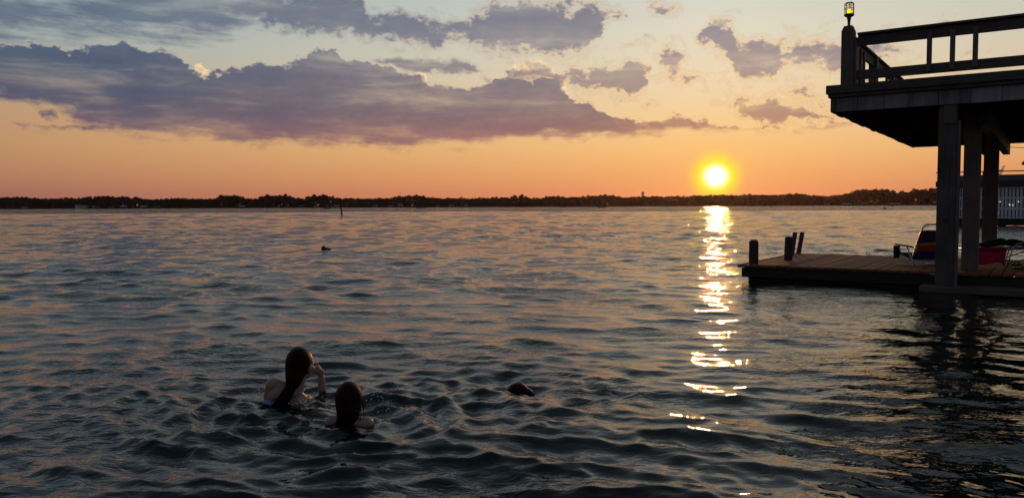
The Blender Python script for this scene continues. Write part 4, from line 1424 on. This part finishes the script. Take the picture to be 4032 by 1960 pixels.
def boat(x, y, rz, label, canopy=False, Dmax=900, s=1.0, rider=True):
    p = at_z(x, y, 0)
    if p.y > Dmax: p = p * (Dmax / p.y)
    p.z = 0
    o = empty('motor_boat', p, rz, label=label, cat='boat', group='small boats far out on the lake')
    o.scale = (s, s, s)
    link('hull', HULL, None, o)
    box('windscreen', 0.3, 0.4, -0.8, 0.8, 0.7, 1.25, M_PANE, o, 0.01)
    box('outboard_motor', -2.85, -2.55, -0.25, 0.25, 0.1, 1.25, M_DARK, o, 0.04)
    box('console', -0.1, 0.3, -0.45, 0.45, 0.45, 1.15, M_HULL, o, 0.04)
    if canopy:
        for (a, b) in ((-1.2, -0.9), (-1.2, 0.9), (0.8, -0.9), (0.8, 0.9)):
            tube('canopy_pole', [(a, b, 0.6), (a, b, 2.2)], 0.04, M_HULL, o, 5)
        box('canopy', -1.5, 1.1, -1.05, 1.05, 2.2, 2.3, M_WALLS[1], o, 0.03)
    return p


boat(1290, 822, R(170), 'small grey boat drifting beside the tilted channel marker', True, 620)
boat(1652, 820, R(5), 'tiny dark boat close under the middle of the wooded shore', False, 800)
boat(1668, 819, R(190), 'tiny dark boat just behind another one under the wooded shore', False, 860)
boat(2215, 817.5, R(0), 'tiny dark boat crossing ahead of the speedboat wake', False, 800, 0.8)
pw_ = boat(2368, 818, R(4), 'speedboat throwing a pale wake across the far water', False, 620, 1.0)
boat(2953, 812.5, R(20), 'small dark boat left of the tiny marker stake near the glitter', False, 760)
boat(3026, 811.5, R(170), 'small dark boat right beside the tiny marker stake', True, 800, 0.8)
boat(3511, 809.5, R(90), 'small boat with pale canopy below the tall trees', True, 620, 0.7)
# wake: a low ridge of churned water behind the speedboat
bm = bmesh.new()
rr = random.Random(4)
prev = None
for i in range(60):
    s = i / 59
    x = pw_.x - 2.5 - 46 * s
    w = 0.9 + 2.2 * s
    h = 0.42 * (1 - s) ** 1.3 * rr.uniform(0.7, 1.2) + 0.05
    row = [bm.verts.new((x, pw_.y - 3 * s - w, -0.03)), bm.verts.new((x + rr.uniform(-.2, .2), pw_.y - 3 * s - w * 0.4, h)),
           bm.verts.new((x + rr.uniform(-.2, .2), pw_.y - 3 * s + w * 0.4, h * 0.8)), bm.verts.new((x, pw_.y - 3 * s + w, -0.03))]
    if prev:
        for k in range(3): bm.faces.new((prev[k], row[k], row[k + 1], prev[k + 1]))
    prev = row
wk = link('boat_wake', bm_mesh(bm, smooth=True), plain('churned_water', (0.45, 0.46, 0.48, 1), 0.4, var=0.3, scale=0.5))
tag(wk, label='pale streak of churned water behind the speedboat', cat='wake', kind='stuff')

by = at_z(3483, 823.5, 0)
o = empty('mooring_buoy', by, 0, label='round mooring buoy floating alone below the tall trees', cat='buoy')
link('float_ball', bm_mesh(lathe_bm(bmesh.new(), [(0.02, -0.45), (0.35, -0.3), (0.5, 0.0), (0.46, 0.3), (0.28, 0.48), (0.10, 0.54), (0.02, 0.55)], 16), smooth=True), M_TANK, o)
tube('mooring_ring', [(0.08 * math.cos(q), 0, 0.60 + 0.08 * math.sin(q)) for q in np.linspace(0, 6.28, 11)], 0.02, M_IRON, o, 5)
by = at_z(1283, 987, 0)
fb = blob_mesh([((-0.045, 0, 0.028), (0.052, 0.05, 0.050)), ((0.02, 0, 0.012), (0.07, 0.04, 0.028)), ((0.05, 0, 0.008), (0.09, 0.02, 0.014)), ((0, 0, -0.03), (0.08, 0.06, 0.05))], 0.006, 4)
o = link('floating_bird', fb, plain('dark_wet_feathers', (0.02, 0.018, 0.016, 1), 0.5), None, by + Vector((0, 0, 0.035)), scale=(1.35, 1.35, 1.35))
tag(o, label='small dark water bird sitting low on the open water', cat='bird')

# ------------------------------------------------------------------ people in the water
M_SKIN, nts, psk = mat_new('wet_skin')
psk.inputs['Base Color'].default_value = (0.50, 0.31, 0.245, 1)
psk.inputs['Roughness'].default_value = 0.42
psk.inputs['Subsurface Weight'].default_value = 0.08
psk.inputs['Subsurface Radius'].default_value = (0.012, 0.005, 0.003)
tcs = nts.nodes.new('ShaderNodeTexCoord')
nz = noise(nts, S(nts, tcs.outputs['Object']), 60, 4, 0.6)
nts.links.new(ramp(nts, noise(nts, S(nts, tcs.outputs['Object']), 14, 4, 0.6), [(0.3, (0.34, 0.20, 0.16, 1)), (0.7, (0.44, 0.27, 0.215, 1))]).k, psk.inputs['Base Color'])
nts.links.new(bump(nts, nz, 0.15, 0.004).outputs[0], psk.inputs['Normal'])


def hair_mat(name, c0, c1):
    m, nt, p = mat_new(name)
    t_ = nt.nodes.new('ShaderNodeTexCoord')
    mp = nt.nodes.new('ShaderNodeMapping')
    mp.inputs['Scale'].default_value = (1, 1, 0.06)
    nt.links.new(t_.outputs['Object'], mp.inputs[0])
    n = noise(nt, S(nt, mp.outputs[0]), 140, 4, 0.65, dist=0.6)
    nt.links.new(ramp(nt, n, [(0.3, c0), (0.75, c1)]).k, p.inputs['Base Color'])
    p.inputs['Roughness'].default_value = 0.5
    p.inputs['Specular IOR Level'].default_value = 0.12
    p.inputs['Specular Tint'].default_value = (1.0, 0.42, 0.30, 1)
    nt.links.new(bump(nt, n, 0.9, 0.006).outputs[0], p.inputs['Normal'])
    return m


M_HAIR = hair_mat('wet_dark_hair', (0.0025, 0.0012, 0.001, 1), (0.012, 0.0035, 0.0025, 1))
M_BLUE = plain('pale_blue_swim_fabric', (0.22, 0.36, 0.62, 1), 0.6, var=0.1)
M_NAVY = plain('navy_swim_fabric', (0.02, 0.02, 0.07, 1), 0.6)
M_LIP = plain('lips', (0.42, 0.16, 0.14, 1), 0.4)
M_EYE = plain('eye_white', (0.7, 0.7, 0.7, 1), 0.2, var=0.02)


def head_parts(hc, f, sc=1.0):
    """skull, jaw, nose, brow, ears of a head at hc looking along f"""
    f = Vector(f).normalized()
    q = f.to_track_quat('Y', 'Z').to_matrix()
    hc = Vector(hc)
    L = lambda x, y, z: hc + q @ Vector((x, y, z)) * sc
    out = [(L(0, -0.004, 0.012), (0.071 * sc, 0.090 * sc, 0.094 * sc, q)), (L(0, 0.030, -0.050), (0.052 * sc, 0.056 * sc, 0.052 * sc, q)),
           (L(0, 0.060, -0.088), (0.022 * sc, 0.018 * sc, 0.016 * sc, q)), (L(0, 0.088, -0.020), (0.011 * sc, 0.014 * sc, 0.024 * sc, q)),
           (L(0, 0.100, -0.034), (0.013 * sc, 0.012 * sc, 0.010 * sc, q)), (L(0, 0.074, 0.016), (0.045 * sc, 0.014 * sc, 0.012 * sc, q)),
           (L(0, 0.080, -0.060), (0.022 * sc, 0.010 * sc, 0.009 * sc, q))]
    for s in (-1, 1):
        out.append((L(s * 0.071, -0.006, -0.016), (0.010 * sc, 0.020 * sc, 0.030 * sc, q)))
        out.append((L(s * 0.036, 0.062, -0.034), (0.024 * sc, 0.022 * sc, 0.022 * sc, q)))
    return out, L


def finger(base, mid, tip, r):
    return [(base, mid, r, r * 0.92), (mid, tip, r * 0.92, r * 0.78)]


def place_person(px, py):
    p = at_z(px, py)
    return p, -math.atan2(p.x, p.y)


# ---- the older girl, one shoulder raised, fist at her face
p, rz = place_person(1120, 1582)
p.z -= 0.008
g1 = empty('person', p, rz, label='swimmer with long wet dark hair and blue bikini strings holding a fist to the face', cat='person')
hc = Vector((0.110, 0.060, 0.235))
hp_, HL = head_parts(hc, (0.62, 0.78, -0.06))
body = hp_ + [
    ((0.068, 0.012, 0.070), hc + Vector((-0.006, -0.012, -0.060)), 0.047, 0.046),               # neck
    ((0.055, 0.010, 0.060), (-0.062, 0.030, 0.118), 0.050, 0.046), ((0.060, 0.012, 0.050), (0.100, 0.035, 0.010), 0.050, 0.047),
    ((-0.066, 0.030, 0.114), (-0.112, 0.075, -0.110), 0.052, 0.040), ((-0.112, 0.075, -0.110), (-0.10, 0.27, -0.20), 0.038, 0.026),
    ((-0.025, 0.010, 0.040), (0.085, 0.055, 0.085)), ((0.058, 0.010, -0.005), (0.075, 0.050, 0.070)), ((0.000, 0.035, -0.10), (0.130, 0.085, 0.140)),
    ((0.0, 0.05, -0.18), (0.0, 0.08, -0.45), 0.10, 0.105), ((-0.02, 0.09, -0.46), (0.125, 0.095, 0.10)),
    ((-0.075, 0.10, -0.50), (-0.09, 0.22, -0.86), 0.072, 0.050), ((-0.09, 0.22, -0.86), (-0.09, 0.10, -1.20), 0.048, 0.032), ((-0.09, 0.09, -1.22), (-0.09, 0.22, -1.25), 0.030, 0.022),
    ((0.070, 0.10, -0.50), (0.09, 0.20, -0.86), 0.072, 0.050), ((0.09, 0.20, -0.86), (0.09, 0.08, -1.20), 0.048, 0.032), ((0.09, 0.07, -1.22), (0.09, 0.20, -1.25), 0.030, 0.022),
    ((0.100, 0.035, 0.010), (0.250, 0.275, -0.085), 0.046, 0.034), ((0.250, 0.280, -0.085), (0.246, 0.290, 0.092), 0.034, 0.024),  # raised arm
    ((0.240, 0.286, 0.128), (0.026, 0.020, 0.034)),                                              # palm
]
for k, (dz, ln) in enumerate(((0.150, 0.026), (0.158, 0.030), (0.155, 0.029), (0.146, 0.023))):
    yk = 0.310 - k * 0.016
    body += finger(Vector((0.240, yk, dz)), Vector((0.222, yk - 0.002, dz + 0.022)), Vector((0.200, yk - 0.004, dz + 0.006)), 0.0085)
    body.append((Vector((0.200, yk - 0.004, dz + 0.006)), Vector((0.206, yk - 0.004, dz - 0.018)), 0.0070, 0.0062))
body += finger(Vector((0.238, 0.268, 0.118)), Vector((0.222, 0.256, 0.140)), Vector((0.206, 0.262, 0.156)), 0.0090)
link('body', blob_mesh(body, 0.0052, 5), M_SKIN, g1)
f1 = Vector((0.62, 0.78, -0.06)).normalized()
hair = [(hc - f1 * 0.024 + Vector((0, 0, 0.014)), (0.081, 0.096, 0.101, f1.to_track_quat('Y', 'Z').to_matrix())),
        (hc + Vector((-0.016, 0.030, 0.016)), (0.074, 0.080, 0.098)),
        (hc - f1 * 0.045 + Vector((-0.004, 0, -0.010)), Vector((0.060, -0.022, 0.150)), 0.074, 0.054),
        (Vector((0.060, -0.022, 0.150)), Vector((0.036, -0.040, 0.100)), 0.050, 0.034),
        (Vector((0.036, -0.040, 0.100)), Vector((0.002, -0.054, 0.050)), 0.034, 0.033),
        (Vector((0.008, -0.056, 0.050)), Vector((-0.030, -0.055, 0.000)), 0.040, 0.042),
        (Vector((-0.030, -0.055, 0.000)), Vector((-0.060, -0.05, -0.10)), 0.042, 0.030)]
for k in range(9):                       # loose locks
    a = random.uniform(-0.03, 0.03)
    hair.append((Vector((0.045 + a, -0.060, 0.12)), Vector((0.000 + a * 1.4, -0.088, 0.05)), 0.010, 0.008))
    hair.append((Vector((0.000 + a * 1.4, -0.088, 0.05)), Vector((-0.045 + a * 1.8, -0.085, -0.02)), 0.008, 0.007))
ho = link('hair', blob_mesh(hair, 0.0050, 3), M_HAIR, g1)
for pts in ([(0.02, -0.08, 0.06), (-0.03, -0.07, 0.055), (-0.06, -0.055, 0.045), (-0.085, -0.04, 0.03)], [(0.0, -0.085, 0.05), (-0.045, -0.075, 0.035), (-0.08, -0.06, 0.012)]):
    tube('hair_strand', pts, [0.004, 0.003, 0.003, 0.002][:len(pts)], M_HAIR, ho, 6)
bk1 = empty('tmp', (0, 0, 0)) if False else None
tie = tube('bikini_string', [(0.068 + 0.054 * math.cos(q), 0.010 + 0.056 * math.sin(q), 0.086 + 0.016 * math.sin(q)) for q in np.linspace(0, 2 * math.pi, 25)], 0.0048, M_BLUE, g1, 6)
tube('bikini_string', [(0.068 + 0.056 * math.cos(q), 0.008 + 0.058 * math.sin(q), 0.079 + 0.014 * math.sin(q)) for q in np.linspace(0, 2 * math.pi, 25)], 0.0036, M_BLUE, g1, 6)
link('bikini_band', blob_mesh([((-0.140, 0.030, 0.004), (-0.112, -0.010, 0.016), 0.018, 0.016), ((-0.112, -0.010, 0.016), (-0.080, -0.036, 0.010), 0.016, 0.014), ((-0.080, -0.036, 0.010), (0.05, -0.045, -0.03), 0.013, 0.012)], 0.005, 2), M_BLUE, g1)
for s in (-1, 1):
    e_ = bmesh.new()
    bmesh.ops.create_icosphere(e_, subdivisions=2, radius=0.011)
    eo = link('eye', bm_mesh(e_, smooth=True), M_EYE, g1, HL(s * 0.030, 0.074, -0.004))

# ---- the younger girl, seen from behind, shoulders at the surface
p, rz = place_person(1378, 1670)
p.z -= 0.006
g2 = empty('person', p, rz, label='swimmer seen from behind with wet dark hair and bare shoulders at the surface', cat='person')
hc2 = Vector((0.000, 0.030, 0.146))
f2 = Vector((0.22, 0.97, -0.04)).normalized()
hp2, HL2 = head_parts(hc2, f2, 0.97)
body = hp2 + [
    ((0.0, 0.005, 0.010), hc2 + Vector((0, -0.008, -0.06)), 0.045, 0.044),
    ((0.0, 0.01, 0.012), (-0.098, 0.030, 0.016), 0.044, 0.042), ((0.0, 0.01, 0.004), (0.092, 0.025, -0.002), 0.044, 0.043),
    ((-0.100, 0.030, 0.016), (-0.140, 0.14, -0.14), 0.044, 0.033), ((-0.140, 0.14, -0.14), (-0.15, 0.33, -0.10), 0.032, 0.022),
    ((0.094, 0.025, -0.002), (0.150, 0.12, -0.15), 0.044, 0.033), ((0.150, 0.12, -0.15), (0.17, 0.31, -0.10), 0.032, 0.022),
    ((0.0, 0.02, -0.06), (0.115, 0.070, 0.105)), ((0.0, 0.03, -0.14), (0.0, 0.05, -0.40), 0.090, 0.095),
    ((-0.06, 0.06, -0.42), (-0.08, 0.18, -0.74), 0.066, 0.046), ((-0.08, 0.18, -0.74), (-0.08, 0.05, -1.05), 0.044, 0.030), ((-0.08, 0.05, -1.06), (-0.08, 0.17, -1.09), 0.028, 0.02),
    ((0.06, 0.06, -0.42), (0.08, 0.16, -0.74), 0.066, 0.046), ((0.08, 0.16, -0.74), (0.08, 0.03, -1.05), 0.044, 0.030), ((0.08, 0.03, -1.06), (0.08, 0.15, -1.09), 0.028, 0.02)]
for s, hx, hy, hz in ((-1, -0.152, 0.365, -0.095), (1, 0.174, 0.345, -0.095)):
    body.append(((hx, hy, hz), (0.028, 0.038, 0.014)))
    for k in range(4):
        o_ = (k - 1.5) * 0.015
        body += finger(Vector((hx + o_, hy + 0.030, hz)), Vector((hx + o_ * 1.2, hy + 0.058, hz - 0.004)), Vector((hx + o_ * 1.3, hy + 0.080 - abs(k - 1.4) * 0.006, hz - 0.014)), 0.0080)
    body += finger(Vector((hx - s * 0.022, hy - 0.01, hz)), Vector((hx - s * 0.042, hy + 0.012, hz - 0.004)), Vector((hx - s * 0.048, hy + 0.034, hz - 0.010)), 0.0085)
link('body', blob_mesh(body, 0.0055, 5), M_SKIN, g2)
hair = [(hc2 - f2 * 0.022 + Vector((0, 0, 0.012)), (0.079, 0.092, 0.096, f2.to_track_quat('Y', 'Z').to_matrix())),
        (hc2 - f2 * 0.045 + Vector((0, 0, -0.015)), Vector((-0.008, -0.028, 0.080)), 0.074, 0.068),
        (Vector((-0.008, -0.028, 0.080)), Vector((-0.034, -0.034, 0.030)), 0.062, 0.048),
        (Vector((-0.034, -0.034, 0.030)), Vector((-0.052, -0.036, -0.03)), 0.046, 0.036),
        (Vector((-0.052, -0.036, -0.03)), Vector((-0.06, -0.03, -0.12)), 0.036, 0.022)]
for k in range(8):
    a = random.uniform(-0.045, 0.045)
    hair.append((Vector((a, -0.088, 0.10)), Vector((a * 0.8 - 0.025, -0.082, 0.045)), 0.010, 0.008))
    hair.append((Vector((a * 0.8 - 0.025, -0.082, 0.045)), Vector((a * 0.6 - 0.045, -0.072, -0.02)), 0.008, 0.007))
ho = link('hair', blob_mesh(hair, 0.0050, 3), M_HAIR, g2)
for pts in ([(0.070, 0.0, 0.15), (0.078, -0.005, 0.10), (0.079, -0.01, 0.035)], [(0.060, -0.01, 0.10), (0.062, -0.02, 0.07), (0.058, -0.025, 0.030)], [(0.045, -0.03, 0.09), (0.050, -0.035, 0.065), (0.053, -0.035, 0.035)]):
    tube('hair_strand', pts, [0.0035, 0.003, 0.002], M_HAIR, ho, 6)
tube('swimsuit_strap', [(0.035, -0.030, 0.055), (0.015, -0.048, 0.020), (-0.010, -0.056, -0.02)], 0.008, M_NAVY, g2, 6)
tube('swimsuit_strap', [(-0.055, -0.020, 0.052), (-0.030, -0.046, 0.020), (-0.005, -0.056, -0.02)], 0.008, M_NAVY, g2, 6)
for s in (-1, 1):
    e_ = bmesh.new()
    bmesh.ops.create_icosphere(e_, subdivisions=2, radius=0.011)
    link('eye', bm_mesh(e_, smooth=True), M_EYE, g2, HL2(s * 0.030, 0.074, -0.004))

# ---- a third swimmer, only the crown of the head above water
p, rz = place_person(2040, 1541)
p.z -= 0.012
g3 = empty('person', p, rz, label='submerged swimmer with only the dark crown of the head above water', cat='person')
hc3 = Vector((0.005, 0.03, -0.045))
f3 = Vector((0.75, 0.55, -0.55)).normalized()
hp3, HL3 = head_parts(hc3, f3, 0.97)
body = hp3 + [((0.0, 0.02, -0.17), hc3 + Vector((0, -0.01, -0.05)), 0.045, 0.044), ((0.0, 0.02, -0.18), (-0.11, 0.05, -0.20), 0.045, 0.042), ((0.0, 0.02, -0.18), (0.11, 0.01, -0.20), 0.045, 0.042),
              ((-0.11, 0.05, -0.20), (-0.18, 0.18, -0.32), 0.042, 0.03), ((-0.18, 0.18, -0.32), (-0.10, 0.36, -0.30), 0.03, 0.022), ((-0.10, 0.39, -0.30), (0.028, 0.04, 0.014)),
              ((0.11, 0.01, -0.20), (0.22, 0.12, -0.32), 0.042, 0.03), ((0.22, 0.12, -0.32), (0.24, 0.32, -0.30), 0.03, 0.022), ((0.24, 0.35, -0.30), (0.028, 0.04, 0.014)),
              ((0.0, 0.0, -0.28), (0.12, 0.075, 0.11)), ((0.0, -0.02, -0.34), (0.0, -0.10, -0.60), 0.09, 0.095),
              ((-0.06, -0.10, -0.62), (-0.08, 0.0, -0.95), 0.066, 0.046), ((-0.08, 0.0, -0.95), (-0.08, -0.15, -1.25), 0.044, 0.03), ((-0.08, -0.15, -1.26), (-0.08, -0.05, -1.30), 0.028, 0.02),
              ((0.06, -0.10, -0.62), (0.08, 0.02, -0.95), 0.066, 0.046), ((0.08, 0.02, -0.95), (0.08, -0.12, -1.25), 0.044, 0.03), ((0.08, -0.12, -1.26), (0.08, -0.02, -1.30), 0.028, 0.02)]
link('body', blob_mesh(body, 0.007, 4), M_SKIN, g3)
hair = [(hc3 - f3 * 0.016 + Vector((0, 0, 0.010)), (0.080, 0.090, 0.098, f3.to_track_quat('Y', 'Z').to_matrix())),
        (hc3 + Vector((0.045, -0.01, 0.016)), (0.066, 0.070, 0.062)), (hc3 + Vector((-0.012, -0.02, 0.030)), (0.076, 0.075, 0.072))]
link('hair', blob_mesh(hair, 0.005, 3), M_HAIR, g3)

# ---- drops and froth thrown up round the swimmers
bm = bmesh.new()
rr = random.Random(12)
for _ in range(260):
    if rr.random() < 0.6:
        q = at_z(1185 + rr.gauss(0, 26), 1580 + rr.gauss(0, 14))
    elif rr.random() < 0.5:
        q = at_z(1480 + rr.gauss(0, 50), 1560 + rr.gauss(0, 40))
    else:
        q = at_z(1040 + rr.gauss(0, 14), 1545 + rr.gauss(0, 12))
    r_ = rr.uniform(0.0015, 0.0052)
    g = bmesh.ops.create_icosphere(bm, subdivisions=1, radius=r_)
    zz = 0.004 + abs(rr.gauss(0, 0.014))
    for v in g['verts']: v.co = Vector((v.co.x * rr.uniform(0.8, 1.6), v.co.y, v.co.z)) + q + Vector((0, 0, zz))
M_DROP = plain('water_froth', (0.85, 0.86, 0.88, 1), 0.12, var=0.1)
sp_ = link('splash_drops', bm_mesh(bm, smooth=True), M_DROP)
tag(sp_, label='bright drops and froth on the water round the swimmers', cat='splash', kind='stuff')

# ------------------------------------------------------------------ evening haze over the lake
hz = link('haze', box_mesh(-2900, 2900, -2900, 2900, -3.4, 46))
m_, nth, ph_ = mat_new('evening_haze')
nth.nodes.remove(ph_)
pv = nth.nodes.new('ShaderNodeVolumePrincipled')
pv.inputs['Color'].default_value = (0.92, 0.60, 0.60, 1)
pv.inputs['Density'].default_value = HAZE
pv.inputs['Anisotropy'].default_value = 0.82
nth.links.new(pv.outputs[0], nth.nodes['Material Output'].inputs['Volume'])
hz.data.materials.append(m_)
tag(hz, kind='stuff', label='thin evening haze lying over the whole lake', cat='haze')
